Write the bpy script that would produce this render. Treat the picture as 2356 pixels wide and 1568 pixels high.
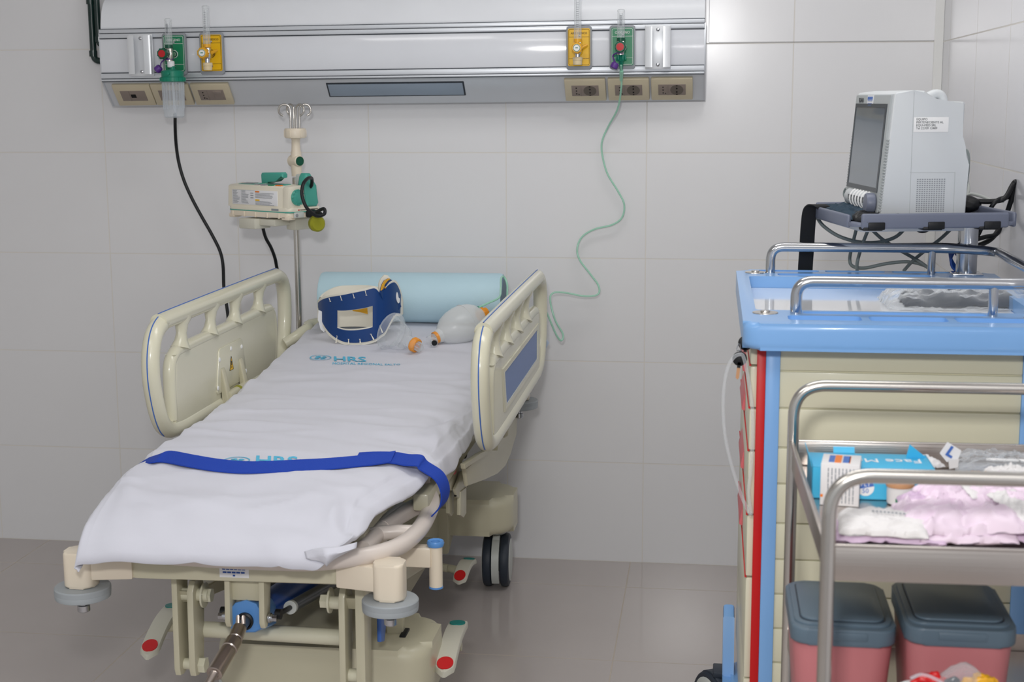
import bpy, bmesh, math, random
from mathutils import Vector, Matrix, noise
PI = math.pi
S = bpy.context.scene
for o in list(bpy.data.objects): bpy.data.objects.remove(o)

# ---------------------------------------------------------------- camera
F, CX, CY, CZ = 3356.5, 1.96015, -4.57311, 1.48536
YAW, PITCH, ROLL = 0.13554793, -0.1640566, 0.00424568
RM = Matrix.Rotation(YAW, 3, 'Z') @ Matrix.Rotation(PITCH, 3, 'X') @ Matrix.Rotation(ROLL, 3, 'Y')
cd = bpy.data.cameras.new('camera'); cam = bpy.data.objects.new('camera', cd); S.collection.objects.link(cam)
cd.sensor_width = 36; cd.sensor_fit = 'HORIZONTAL'; cd.lens = 36*F/2356; cd.clip_start = .05; cd.clip_end = 50
cam.matrix_world = Matrix.Translation((CX, CY, CZ)) @ (RM @ Matrix.Rotation(PI/2, 3, 'X')).to_4x4()
cd.dof.use_dof = True; cd.dof.focus_distance = 3.7; cd.dof.aperture_fstop = 7.5
S.camera = cam

# ---------------------------------------------------------------- world, lamps, exposure
W = bpy.data.worlds.new('world'); S.world = W; W.use_nodes = True
bg = W.node_tree.nodes['Background']; bg.inputs[0].default_value = (.93, .96, 1, 1); bg.inputs[1].default_value = .50
def area(name, loc, tgt, sx, sy, power, col=(1, 1, 1), spread=PI):
    l = bpy.data.lights.new(name, 'AREA'); l.shape = 'RECTANGLE'; l.size = sx; l.size_y = sy; l.energy = power; l.color = col; l.spread = spread
    o = bpy.data.objects.new(name, l); S.collection.objects.link(o); o.location = loc
    o.rotation_euler = (Vector(tgt)-Vector(loc)).to_track_quat('-Z', 'Y').to_euler(); return o
area('ceiling_light', (1.9, -1.3, 2.66), (1.9, -1.3, 0), 1.2, .6, 11, (1, .985, .96))
area('ceiling_light', (.6, -3.2, 2.66), (.6, -3.2, 0), 1.2, .6, 9, (1, .985, .96))
area('ceiling_light', (2.0, -4.2, 2.66), (2.0, -4.2, 0), 1.2, .6, 9, (1, .985, .96))
area('camera_flash', (1.83, -4.50, 1.87), (1.5, 0, 1.3), .20, .14, 24, (1, .985, .97))
vs = S.view_settings; vs.view_transform = 'Standard'; vs.look = 'None'; vs.gamma = 1; vs.use_curve_mapping = False; vs.exposure = 0.13

# ---------------------------------------------------------------- helpers
def at(px, py, ax, val):
    d = RM @ Vector(((px-1178)/F, 1, -(py-784)/F)); o = Vector((CX, CY, CZ)); i = 'xyz'.index(ax)
    return o + d*((val-o[i])/d[i])
def lin(c): return tuple(((v/255)/12.92 if v/255 <= .04045 else ((v/255+.055)/1.055)**2.4) for v in c)+(1,)
MATS = {}
def mat(name, rgb, rough=.45, metal=0, bump=0, bscale=200, trans=0, alpha=1, ior=1.45, coat=0, var=0, vscale=8, emit=0, sheen=0, stretch=None):
    m = bpy.data.materials.new(name); m.use_nodes = True; n = m.node_tree.nodes; L = m.node_tree.links; b = n['Principled BSDF']
    b.inputs['Base Color'].default_value = lin(rgb); b.inputs['Roughness'].default_value = rough; b.inputs['Metallic'].default_value = metal
    b.inputs['IOR'].default_value = ior; b.inputs['Transmission Weight'].default_value = trans; b.inputs['Alpha'].default_value = alpha
    b.inputs['Coat Weight'].default_value = coat; b.inputs['Coat Roughness'].default_value = .08
    if sheen: b.inputs['Sheen Weight'].default_value = sheen
    if emit: b.inputs['Emission Color'].default_value = lin(rgb); b.inputs['Emission Strength'].default_value = emit
    tc = n.new('ShaderNodeTexCoord'); mp = n.new('ShaderNodeMapping'); L.new(tc.outputs['Object'], mp.inputs[0])
    if stretch: mp.inputs['Scale'].default_value = stretch
    nz = n.new('ShaderNodeTexNoise'); L.new(mp.outputs[0], nz.inputs[0]); nz.inputs['Scale'].default_value = vscale; nz.inputs['Detail'].default_value = 4
    v = var or .03
    mx = n.new('ShaderNodeMix'); mx.data_type = 'RGBA'; c = lin(rgb)
    mx.inputs[6].default_value = tuple(max(0, x*(1-v)) for x in c[:3])+(1,); mx.inputs[7].default_value = tuple(min(1, x*(1+v)) for x in c[:3])+(1,)
    L.new(nz.outputs[0], mx.inputs[0]); L.new(mx.outputs[2], b.inputs['Base Color'])
    if bump:
        n2 = n.new('ShaderNodeTexNoise'); L.new(mp.outputs[0], n2.inputs[0]); n2.inputs['Scale'].default_value = bscale
        bp = n.new('ShaderNodeBump'); bp.inputs['Strength'].default_value = bump; bp.inputs['Distance'].default_value = .002
        L.new(n2.outputs[0], bp.inputs['Height']); L.new(bp.outputs[0], b.inputs['Normal'])
    MATS[name] = m; return m
def tilemat(name, rgb, grout, ax, bw, bh, off=(0, 0), rough=.12, mort=.0022, var=.012, wav=.05):
    m = mat(name, rgb, rough, var=var, vscale=3); n = m.node_tree.nodes; L = m.node_tree.links; b = n['Principled BSDF']
    tc = n['Texture Coordinate'] if 'Texture Coordinate' in n else n.new('ShaderNodeTexCoord')
    sp = n.new('ShaderNodeSeparateXYZ'); L.new(tc.outputs['Object'], sp.inputs[0]); cb = n.new('ShaderNodeCombineXYZ')
    for k in (0, 1):
        a = n.new('ShaderNodeMath'); a.operation = 'ADD'; a.inputs[1].default_value = off[k]+20*(bw, bh)[k]; L.new(sp.outputs['XYZ'.index(ax[k])], a.inputs[0]); L.new(a.outputs[0], cb.inputs[k])
    br = n.new('ShaderNodeTexBrick'); L.new(cb.outputs[0], br.inputs['Vector']); br.offset = 0; br.squash = 1
    br.inputs['Scale'].default_value = 1; br.inputs['Mortar Size'].default_value = mort; br.inputs['Mortar Smooth'].default_value = .15
    br.inputs['Brick Width'].default_value = bw; br.inputs['Row Height'].default_value = bh
    old = b.inputs['Base Color'].links[0].from_socket
    mx = n.new('ShaderNodeMix'); mx.data_type = 'RGBA'; L.new(br.outputs['Fac'], mx.inputs[0]); L.new(old, mx.inputs[6]); mx.inputs[7].default_value = lin(grout); L.new(mx.outputs[2], b.inputs['Base Color'])
    rr = n.new('ShaderNodeMapRange'); rr.inputs[3].default_value = rough; rr.inputs[4].default_value = .8; L.new(br.outputs['Fac'], rr.inputs[0]); L.new(rr.outputs[0], b.inputs['Roughness'])
    inv = n.new('ShaderNodeMath'); inv.operation = 'MULTIPLY'; inv.inputs[1].default_value = -1; L.new(br.outputs['Fac'], inv.inputs[0])
    nw = n.new('ShaderNodeTexNoise'); nw.inputs['Scale'].default_value = 7; nw.inputs['Detail'].default_value = 1; L.new(tc.outputs['Object'], nw.inputs[0])
    ad = n.new('ShaderNodeMath'); ad.operation = 'MULTIPLY_ADD'; ad.inputs[1].default_value = wav*8; L.new(nw.outputs[0], ad.inputs[0]); L.new(inv.outputs[0], ad.inputs[2])
    bp = n.new('ShaderNodeBump'); bp.inputs['Strength'].default_value = .5; bp.inputs['Distance'].default_value = .0012; L.new(ad.outputs[0], bp.inputs['Height']); L.new(bp.outputs[0], b.inputs['Normal'])
    return m

class MB:
    def __init__(s): s.bm = bmesh.new()
    def _bev(s, vs, bev, seg=2):
        if bev <= 0: return
        es = set(e for v in vs if v.is_valid for e in v.link_edges)
        bmesh.ops.bevel(s.bm, geom=list(es), offset=bev, segments=seg, affect='EDGES', profile=.5, clamp_overlap=True)
    def box(s, x0, x1, y0, y1, z0, z1, bev=0, M=None, seg=2):
        r = bmesh.ops.create_cube(s.bm, size=1)['verts']
        T = Matrix.Translation(((x0+x1)/2, (y0+y1)/2, (z0+z1)/2)) @ Matrix.Diagonal((abs(x1-x0), abs(y1-y0), abs(z1-z0), 1))
        if M: T = M @ T
        bmesh.ops.transform(s.bm, matrix=T, verts=r); s._bev(r, bev, seg); return s
    def ring(s, c, u, v, r, n, r2=None):
        return [s.bm.verts.new(c + u*(r*math.cos(2*PI*k/n)) + v*((r2 or r)*math.sin(2*PI*k/n))) for k in range(n)]
    def skin(s, rings, close=False, caps=True, wrap=True):
        n = len(rings[0])
        def q(*a):
            a = [v for i, v in enumerate(a) if v not in a[:i]]
            if len(a) > 2:
                try: s.bm.faces.new(a)
                except ValueError: pass
        for i in range(len(rings)-(0 if close else 1)):
            A, B = rings[i], rings[(i+1) % len(rings)]
            for k in range(n if wrap else n-1): q(A[k], A[(k+1) % n], B[(k+1) % n], B[k])
        if caps and not close:
            for R, f in ((rings[0], -1), (rings[-1], 1)):
                try: s.bm.faces.new(R[::f])
                except ValueError: pass
    def cyl(s, p0, p1, r, r1=None, n=24):
        p0, p1 = Vector(p0), Vector(p1); d = (p1-p0).normalized(); u = d.orthogonal().normalized(); v = d.cross(u)
        s.skin([s.ring(p0, u, v, r, n), s.ring(p1, u, v, r if r1 is None else r1, n)]); return s
    def lathe(s, prof, o, d=(0, 0, 1), n=28, caps=True, sx=1):
        o = Vector(o); d = Vector(d).normalized(); u = d.orthogonal().normalized(); v = d.cross(u)
        s.skin([s.ring(o+d*h, u, v, max(r, 1e-5), n, max(r, 1e-5)*sx) for r, h in prof], caps=caps); return s
    def tube(s, pts, r, n=12, closed=False, smooth=0, flat=None, up=None):
        pts = [Vector(p) for p in pts]
        if smooth: pts = catmull(pts, smooth, closed)
        m = len(pts); rings = []; u = None
        for i, p in enumerate(pts):
            a = pts[(i-1) % m] if (i or closed) else p; b = pts[(i+1) % m] if (i < m-1 or closed) else p
            d = (b-a).normalized()
            if u is None: u = Vector(up) if up else d.orthogonal()
            if up: u = Vector(up)
            u = (u - d*u.dot(d))
            u = u.normalized() if u.length > 1e-6 else d.orthogonal().normalized()
            v = d.cross(u); rr = r[i] if isinstance(r, (list, tuple)) else r
            rings.append(s.ring(p, u, v, rr, n, rr*flat if flat else None))
        s.skin(rings, close=closed); return s
    def prism(s, outl, fn, t0, t1, bev=0, seg=2):
        A = [s.bm.verts.new(fn(a, b, t0)) for a, b in outl]; B = [s.bm.verts.new(fn(a, b, t1)) for a, b in outl]
        s.skin([A, B]); s._bev_caps(A, B, bev, seg); return s
    def _bev_caps(s, A, B, bev, seg):
        if bev <= 0: return
        n = len(A); es = []
        for R in (A, B):
            for k in range(n):
                e = s.bm.edges.get((R[k], R[(k+1) % n]))
                if e: es.append(e)
        bmesh.ops.bevel(s.bm, geom=es, offset=bev, segments=seg, affect='EDGES', profile=.5, clamp_overlap=True)
    def strip(s, pts, wid, th, up=None, smooth=0):
        """flat strap: pts centre line, wid = width vector(s), th thickness"""
        pts = [Vector(p) for p in pts]; ws = [Vector(w) for w in wid] if isinstance(wid[0], (list, tuple, Vector)) else [Vector(wid)]*len(pts)
        if smooth: pts = catmull(pts, smooth, False); ws = catmull(ws, smooth, False)
        rings = []
        for i, p in enumerate(pts):
            a = pts[max(0, i-1)]; b = pts[min(len(pts)-1, i+1)]; d = (b-a).normalized(); w = ws[i]; nn = d.cross(w).normalized()*th/2
            rings.append([s.bm.verts.new(q) for q in (p-w/2-nn, p+w/2-nn, p+w/2+nn, p-w/2+nn)])
        s.skin(rings); return s
    def grid(s, rows, wrap=False, caps=False):
        s.skin([[s.bm.verts.new(p) for p in r] for r in rows], caps=caps, wrap=wrap); return s
    def sph(s, c, r, sc=(1, 1, 1), n=20):
        rr = bmesh.ops.create_uvsphere(s.bm, u_segments=n, v_segments=n//2+2, radius=r)['verts']
        bmesh.ops.transform(s.bm, matrix=Matrix.Translation(c) @ Matrix.Diagonal((*sc, 1)), verts=rr); return s
    def xf(s, M): bmesh.ops.transform(s.bm, matrix=M, verts=s.bm.verts); return s
    def mesh(s, name):
        bmesh.ops.recalc_face_normals(s.bm, faces=s.bm.faces)
        me = bpy.data.meshes.new(name); s.bm.to_mesh(me); s.bm.free(); return me
def catmull(P, k, closed=False):
    out = []; n = len(P)
    for i in range(n if closed else n-1):
        g = (lambda j: P[j % n]) if closed else (lambda j: P[min(max(j, 0), n-1)])
        a, b, c, d = g(i-1), g(i), g(i+1), g(i+2)
        for j in range(k):
            t = j/k; out.append(.5*((2*b)+(c-a)*t+(2*a-5*b+4*c-d)*t*t+(3*b-a-3*c+d)*t*t*t))
    if not closed: out.append(P[-1])
    return out
def rrect(w, h, r, n=5, cx=0, cy=0):
    o = []
    for sx, sy, a in ((1, 1, 0), (-1, 1, PI/2), (-1, -1, PI), (1, -1, 1.5*PI)):
        for k in range(n+1):
            t = a+PI/2*k/n; o.append((cx+sx*(w/2-r)+r*math.cos(t), cy+sy*(h/2-r)+r*math.sin(t)))
    return o
def fillet(P, r, n=5):
    """round the corners of a 3-D polyline (open)"""
    P = [Vector(p) for p in P]; out = [P[0]]
    for i in range(1, len(P)-1):
        a, b, c = P[i-1], P[i], P[i+1]; u = (a-b); v = (c-b); rr = min(r, u.length*.49, v.length*.49); u.normalize(); v.normalize()
        p, q = b+u*rr, b+v*rr
        for k in range(n+1):
            t = k/n; out.append(p*(1-t)**2+b*2*t*(1-t)+q*t*t)
    out.append(P[-1]); return out
def org(o):
    while o.parent: o = o.parent
    return o
SPLIT = set('end_cap screw screw_cap pivot_pin baluster washer hex_nut hinge_arm lift_arm bolt brace deck_rib pedal_shaft screw_plate rail_post rubber_pad button rail collar blue_guard rivet flap orange_stripe deck_frame actuator_bracket'.split())
def pieces(mb):
    """separate meshes of one MB that do not touch each other"""
    bm = mb.bm; seen = {}; comps = []
    for v in bm.verts:
        if v in seen: continue
        st = [v]; seen[v] = len(comps); c = []
        while st:
            a = st.pop(); c.append(a)
            for e in a.link_edges:
                b = e.other_vert(a)
                if b not in seen: seen[b] = len(comps); st.append(b)
        comps.append(c)
    bb = [[min(v.co[i] for v in c)-.0005 for i in range(3)]+[max(v.co[i] for v in c)+.0005 for i in range(3)] for c in comps]
    g = list(range(len(comps)))
    for i in range(len(comps)):
        for j in range(i):
            if all(bb[i][k] <= bb[j][k+3] and bb[j][k] <= bb[i][k+3] for k in range(3)):
                a, b = g[i], g[j]; g = [b if x == a else x for x in g]
    out = []
    for k in sorted(set(g)):
        n = MB(); n.bm.free(); n.bm = bm.copy(); n.bm.verts.ensure_lookup_table(); bm.verts.index_update(); bm.verts.ensure_lookup_table()
        kill = [n.bm.verts[v.index] for v in bm.verts if g[seen[v]] != k]
        bmesh.ops.delete(n.bm, geom=kill, context='VERTS'); out.append(n)
    return out
def obj(name, mb, m, parent=None, smooth=True, ang=38):
    if name in SPLIT and isinstance(mb, MB):
        ps = pieces(mb)
        if len(ps) > 1: return [obj(name+' ', p, m, parent, smooth, ang) for p in ps][0]
    name = name.strip()
    me = mb.mesh(name) if isinstance(mb, MB) else mb
    me.materials.append(m if not isinstance(m, str) else MATS[m])
    if smooth: me.shade_smooth(); me.set_sharp_from_angle(angle=math.radians(ang))
    o = bpy.data.objects.new(name, me); S.collection.objects.link(o)
    if parent:
        o.parent = parent
        if parent.type == 'EMPTY': o.matrix_parent_inverse = (Matrix.Translation(parent.location) @ parent.rotation_euler.to_matrix().to_4x4()).inverted()
    return o
def tag(o, label, cat, group=None):
    o['label'] = label; o['category'] = cat
    if group: o['group'] = group
    return o
def thing(name, loc, label, cat, group=None):
    o = bpy.data.objects.new(name, None); S.collection.objects.link(o); o.location = loc; o.empty_display_size = .05
    return tag(o, label, cat, group)
def struct(o): o['kind'] = 'structure'; return o
def lab(o, l): o['label'] = l; return o
def cut(me, cutters):
    """boolean difference of a mesh with one cutter mesh, returns a mesh"""
    a = bpy.data.objects.new('tmp_a', me); b = bpy.data.objects.new('tmp_b', cutters); S.collection.objects.link(a); S.collection.objects.link(b)
    md = a.modifiers.new('b', 'BOOLEAN'); md.object = b; md.operation = 'DIFFERENCE'; md.solver = 'EXACT'
    dg = bpy.context.evaluated_depsgraph_get(); r = bpy.data.meshes.new_from_object(a.evaluated_get(dg))
    bpy.data.objects.remove(a); bpy.data.objects.remove(b); return r
def text(body, size, loc, right, up, depth=.0004, align='CENTER', sx=1, bold=0):
    c = bpy.data.curves.new('txt', 'FONT'); c.body = body; c.size = size; c.align_x = align; c.align_y = 'CENTER'; c.extrude = depth; c.offset = bold; c.resolution_u = 2
    o = bpy.data.objects.new('txt', c); S.collection.objects.link(o)
    dg = bpy.context.evaluated_depsgraph_get(); me = bpy.data.meshes.new_from_object(o.evaluated_get(dg)); bpy.data.objects.remove(o)
    R = Vector(right).normalized(); U = Vector(up).normalized(); N = R.cross(U)
    M = Matrix((R*sx, U, N)).transposed().to_4x4(); me.transform(Matrix.Translation(loc) @ M); me.materials.clear(); return me
def join(*ms):
    bm = bmesh.new()
    for m in ms:
        bm.from_mesh(m)
    r = MB(); r.bm.free(); r.bm = bm; return r
def frame(o, x, y, z=None):
    """4x4 from origin + x,y axes"""
    x = Vector(x).normalized(); y = Vector(y); z = x.cross(y).normalized(); y = z.cross(x)
    return Matrix.Translation(o) @ Matrix((x, y, z)).transposed().to_4x4()

# ---------------------------------------------------------------- materials
tilemat('wall_tile', (227, 227, 229), (224, 221, 216), 'XZ', .44, .33, mort=.0019, rough=.19)
tilemat('wall_tile_side', (223, 223, 228), (224, 221, 216), 'YZ', .44, .33, off=(.13, 0), mort=.0019, rough=.16)
tilemat('floor_tile', (184, 176, 173), (192, 182, 170), 'XY', .664, .6, off=(-.394, .25), mort=.0018, rough=.11, var=.05, wav=.01)
mat('paint', (232, 232, 230), .7)
mat('diffuser', (150, 164, 180), .35)
mat('alu', (214, 218, 224), .36, .45, bump=.05, bscale=300)
mat('alu_white', (214, 218, 224), .3, .15)
mat('alu_dark', (60, 66, 74), .4, .3)
mat('panel_white', (226, 229, 235), .12, 0, coat=.5, bump=.015, bscale=40, var=.03)
mat('cover_white', (232, 235, 240), .3, 0, bump=.1, bscale=12, var=.06, vscale=5)
mat('outlet_beige', (205, 194, 168), .4)
mat('outlet_grey', (142, 130, 122), .45)
mat('black', (14, 16, 20), .45)
mat('black_hole', (6, 6, 8), .8)
mat('dark_green', (12, 42, 38), .25, coat=.3)
mat('plate_green', (18, 126, 84), .35)
mat('plate_yellow', (240, 188, 12), .35)
mat('plate_grey', (146, 150, 156), .45)
mat('ink_white', (240, 240, 240), .5)
mat('ink_dark', (50, 40, 20), .5)
mat('red', (186, 26, 32), .4)
mat('knob_yellow', (230, 170, 36), .35)
mat('knob_green', (10, 84, 62), .35)
mat('cap_cream', (226, 208, 170), .45)
mat('purple', (86, 46, 132), .4)
mat('humid_green', (10, 130, 104), .4)
mat('clear_glass', (250, 252, 252), .04, trans=1, ior=1.3)
mat('chrome', (196, 198, 202), .12, 1)
mat('steel', (206, 202, 196), .22, 1, bump=.04, bscale=60, stretch=(1, 1, 1))
mat('steel_dark', (184, 172, 164), .28, 1)
mat('steel_brushed', (196, 188, 182), .3, 1, bump=.15, bscale=120, stretch=(.02, 1, 4))
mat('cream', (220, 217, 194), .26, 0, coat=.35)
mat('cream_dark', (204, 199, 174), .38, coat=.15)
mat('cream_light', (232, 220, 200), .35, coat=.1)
mat('tube_white', (222, 212, 204), .35, coat=.1)
mat('line_blue', (70, 112, 190), .4)
mat('panel_blue', (104, 134, 192), .4)
mat('part_blue', (92, 148, 214), .3)
mat('deep_blue', (32, 78, 160), .4)
mat('grey_rubber', (160, 166, 170), .5)
mat('tyre', (44, 52, 64), .5)
mat('wheel_grey', (200, 204, 200), .4)
mat('pedal_grey', (206, 204, 190), .42)
mat('pedal_red', (208, 32, 36), .4)
mat('pedal_green', (10, 130, 124), .4)
mat('spring_grey', (84, 90, 96), .35, .3)
mat('sheet', (212, 213, 223), .85, bump=.12, bscale=900, sheen=.15, var=.01)
mat('logo_blue', (92, 188, 222), .8)
mat('strap_blue', (22, 66, 176), .75, bump=.5, bscale=600)
mat('bolster', (188, 218, 230), .55, bump=.15, bscale=500)
mat('bolster_end', (110, 134, 152), .6)
mat('head_blue', (186, 202, 226), .5)
mat('collar_blue', (14, 60, 122), .4)
mat('collar_foam', (238, 234, 220), .7, bump=.1, bscale=500)
mat('pump_cream', (232, 226, 208), .35)
mat('teal', (72, 164, 148), .35)
mat('lcd', (98, 106, 106), .2)
mat('label_white', (232, 233, 236), .5)
mat('orange', (236, 128, 40), .4)
mat('mon_grey', (208, 212, 215), .5)
mat('mon_bezel', (182, 187, 188), .5)
mat('screen', (112, 122, 132), .06, coat=.6)
mat('screen_frame', (62, 68, 74), .3)
mat('shelf_grey', (110, 116, 134), .4)
mat('cable_grey', (128, 138, 138), .45)
mat('cart_blue', (128, 176, 230), .3, coat=.2)
mat('cart_cream', (218, 214, 188), .35, coat=.15)
mat('cart_drawer', (222, 220, 196), .35, coat=.15)
mat('cart_red', (200, 16, 20), .4)
mat('cart_sheet', (240, 242, 246), .06, coat=.6)
mat('handle_red', (222, 112, 118), .4)
mat('bin_lid', (90, 108, 122), .42)
mat('bin_pink', (192, 118, 122), .45)
mat('pink_paper', (230, 212, 228), .5, bump=.3, bscale=45, var=.10, vscale=25)
mat('lilac_paper', (208, 184, 210), .5, bump=.3, bscale=45, var=.14, vscale=30)
mat('white_paper', (226, 224, 224), .6, bump=.1, bscale=80)
mat('box_cyan', (72, 184, 226), .4)
mat('teal_cloth', (34, 58, 76), .7, bump=.4, bscale=300)
mat('olive', (150, 150, 30), .5)
mat('cork', (200, 150, 110), .6)
def clearplastic(name, rgb, alpha, rough=.1):
    m = mat(name, rgb, rough, alpha=1); n = m.node_tree.nodes; L = m.node_tree.links; b = n['Principled BSDF']; out = n['Material Output']
    tr = n.new('ShaderNodeBsdfTransparent'); mx = n.new('ShaderNodeMixShader'); fr = n.new('ShaderNodeLayerWeight'); fr.inputs[0].default_value = .35
    mr = n.new('ShaderNodeMapRange'); mr.inputs[3].default_value = alpha; mr.inputs[4].default_value = min(1, alpha+.55)
    L.new(fr.outputs['Facing'], mr.inputs[0]); L.new(mr.outputs[0], mx.inputs[0]); L.new(tr.outputs[0], mx.inputs[1]); L.new(b.outputs[0], mx.inputs[2]); L.new(mx.outputs[0], out.inputs[0]); return m
clearplastic('clear', (226, 232, 236), .12)
clearplastic('clear_bottle', (222, 230, 238), .24, .2)
clearplastic('bag_silicone', (230, 233, 234), .55, .25)
clearplastic('tube_green', (170, 228, 202), .55)
clearplastic('film', (232, 236, 240), .16, .08)
clearplastic('orange_clear', (250, 160, 30), .75)

# ---------------------------------------------------------------- room
struct(obj('wall_back', MB().box(-1.6, 2.75, 0, .12, 0, 2.7), 'wall_tile', smooth=False))
struct(obj('wall_right', MB().box(2.639, 2.75, -4.9, 0, 0, 2.7), 'wall_tile_side', smooth=False))
struct(obj('trim_1', MB().box(1.945, 2.639, -.005, 0, 1.653, 2.7, .0015), 'wall_tile', smooth=False))
struct(obj('trim_2', MB().box(2.612, 2.639, -.006, 0, 0, 2.7, .002), 'paint', smooth=False))
struct(obj('floor', MB().box(-1.6, 2.75, -6.2, .12, -.1, 0), 'floor_tile', smooth=False))
struct(obj('ceiling', MB().box(-1.6, 2.75, -6.2, .12, 2.7, 2.8), 'paint', smooth=False))
struct(obj('wall_left', MB().box(-1.72, -1.6, -4.9, .12, 0, 2.7), 'paint', smooth=False))

# ---------------------------------------------------------------- headwall service panel
def XZ(y): return lambda a, b, t: Vector((a, y+t, b))          # outline in x,z; t along y
def X_(fx=1): return lambda a, b, t: Vector((t, a, b))          # outline in y,z; t along x
PX0, PX1 = .06, 1.934; SL = .0064
panel = thing('service_panel', (1.0, 0, 1.6), 'long white and aluminium medical service panel fixed across the tiled wall above the stretcher', 'wall panel')
obj('housing', MB().prism([(0, 1.70), (-.118, 1.70), (-.134, 1.69), (-.134, 1.56), (-.13, 1.553), (-.06, 1.478), (-.05, 1.474), (0, 1.474)], X_(), PX0, PX1), 'alu_white', panel)
cov = [(-.0, 1.80), (-.03, 1.815), (-.075, 1.812), (-.108, 1.79), (-.128, 1.755), (-.136, 1.722), (-.136, 1.712), (0, 1.712)]
cov = [tuple(v) for v in catmull([Vector((a, b, 0)) for a, b in cov[:7]], 4)]; cov = [(c[0], c[1]) for c in cov]+[(0, 1.712)]
obj('top_cover', MB().prism(cov, X_(), PX0+.004, PX1), 'cover_white', panel)
for z0, z1, z2 in ((1.684, 1.699, 1.711), (1.552, 1.560, 1.576)):
    m = MB()
    for a, b in ((z0, z1-.0015), (z1, z2)): m.box(PX0, PX1, -.1445, -.12, a, b, .002)
    obj('rail', m, 'alu', panel)
obj('front_panel', MB().box(PX0, PX1, -.1385, -.12, 1.5785, 1.6815, .001), 'panel_white', panel)
m = MB()
for z in (1.6995, 1.6828, 1.5775, 1.5598, 1.551, 1.712): m.box(PX0, PX1, -.1405, -.13, z-.0012, z+.0009)
obj('shadow_gap', m, 'alu_dark', panel)
m = MB()
for x0, x1 in ((PX0-.003, PX0+.001), (PX1-.001, PX1+.003)):
    m.prism([(0, 1.70), (-.1385, 1.70), (-.1385, 1.56), (-.133, 1.55), (-.06, 1.474), (0, 1.474)], X_(), x0, x1)
obj('end_cap', m, 'alu', panel)
fd = Vector((0, .07, -.075)).normalized()            # down the slanted facet
fn = Vector((0, -.075, -.07)).normalized()
FO = Vector((0, -.1305, 1.553))
def facet(x, d, h=0): return FO + Vector((x, 0, 0)) + fd*d + fn*h      # d: distance down the facet
def fM(x, d): return frame(facet(x, d), (1, 0, 0), -fd)
FL = .103
# window of the reading lamp
c = MB().box(-.216, .216, -.029, .029, -.002, .0015, .002).xf(fM(.991, .048)); o = obj('lamp_window', c, 'alu_dark', panel)
obj('diffuser', MB().box(-.211, .211, -.024, .024, .0012, .0028, .001).xf(fM(.991, .048)), 'diffuser', o)
def outlet(xc, kind):
    o = obj('power_outlet', MB().box(-.062, .062, -.043, .043, 0, .012, .003).xf(fM(xc, .052)), 'outlet_beige', panel)
    M = fM(xc, .052)
    obj('insert', MB().box(-.041, .041, -.021, .021, .0115, .0135, .0012).box(-.0125, -.0115, -.021, .021, .0125, .0145).xf(M), 'outlet_grey', o)
    h = MB()
    if kind == 2:
        for y in (-.0115, 0, .0115): h.cyl((-.0265, y, .013), (-.0265, y, .0139), .0022, n=12)
        h.tube([(-.021, -.012, .0138), (-.018, -.0155, .0138)], .0009, n=6)
        s = MB().cyl((.0145, 0, .0128), (.0145, 0, .0142), .0195, n=32).xf(M); obj('round_socket', s, 'alu_dark' if 0 else 'outlet_shadow', o)
        for y in (-.0075, .006): h.cyl((.0145, y, .0141), (.0145, y, .0148), .0026, n=12)
        h.box(.012, .017, .0155, .0185, .014, .0147); h.box(.012, .017, -.0185, -.0155, .014, .0147)
    elif kind == 0: h.box(-.008, .008, -.007, .007, .0135, .0142)
    else:
        for y in (-.0115, 0, .0115): h.cyl((-.0265, y, .013), (-.0265, y, .0139), .0022, n=12)
        h.tube([(-.021, -.012, .0138), (-.018, -.0155, .0138)], .0009, n=6)
        obj('rocker_switch', MB().box(.008, .035, -.019, .019, .0125, .0145, .001).box(.008, .035, .008, .019, .0135, .0185, .0015).xf(M), 'cap_cream' if 0 else 'outlet_grey', o)
    obj('pin_hole', h.xf(M), 'black_hole', o)
mat('outlet_shadow', (104, 96, 88), .5)
outlet(.148, 0); outlet(.274, 1); outlet(.404, 1); outlet(1.577, 2); outlet(1.708, 2); outlet(1.838, 2)
def bracket(xc):
    o = obj('mounting_bracket', MB().box(xc-.038, xc+.038, -.1515, -.1445, 1.567, 1.695, .0015), 'bracket_white', panel)
    for s in (-1, 1):
        m = MB().prism([(s*.037, 0), (s*.037, .016), (s*.031, .019), (s*.016, .019), (s*.016, .015), (s*.027, .015), (s*.029, 0)], lambda a, b, t: Vector((xc+a, -.1515-b, t)), 1.572, 1.69)
        obj('lip', m, 'bracket_white', o)
    m = MB()
    for z in (1.58, 1.682): m.lathe([(.0052, 0), (.0052, .002), (.003, .0035), (.0008, .0035)], (xc, -.1515, z), (0, -1, 0), 14)
    obj('screw', m, 'chrome', o)
mat('bracket_white', (226, 229, 233), .3, .2)
bracket(.198); bracket(1.797)
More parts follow.
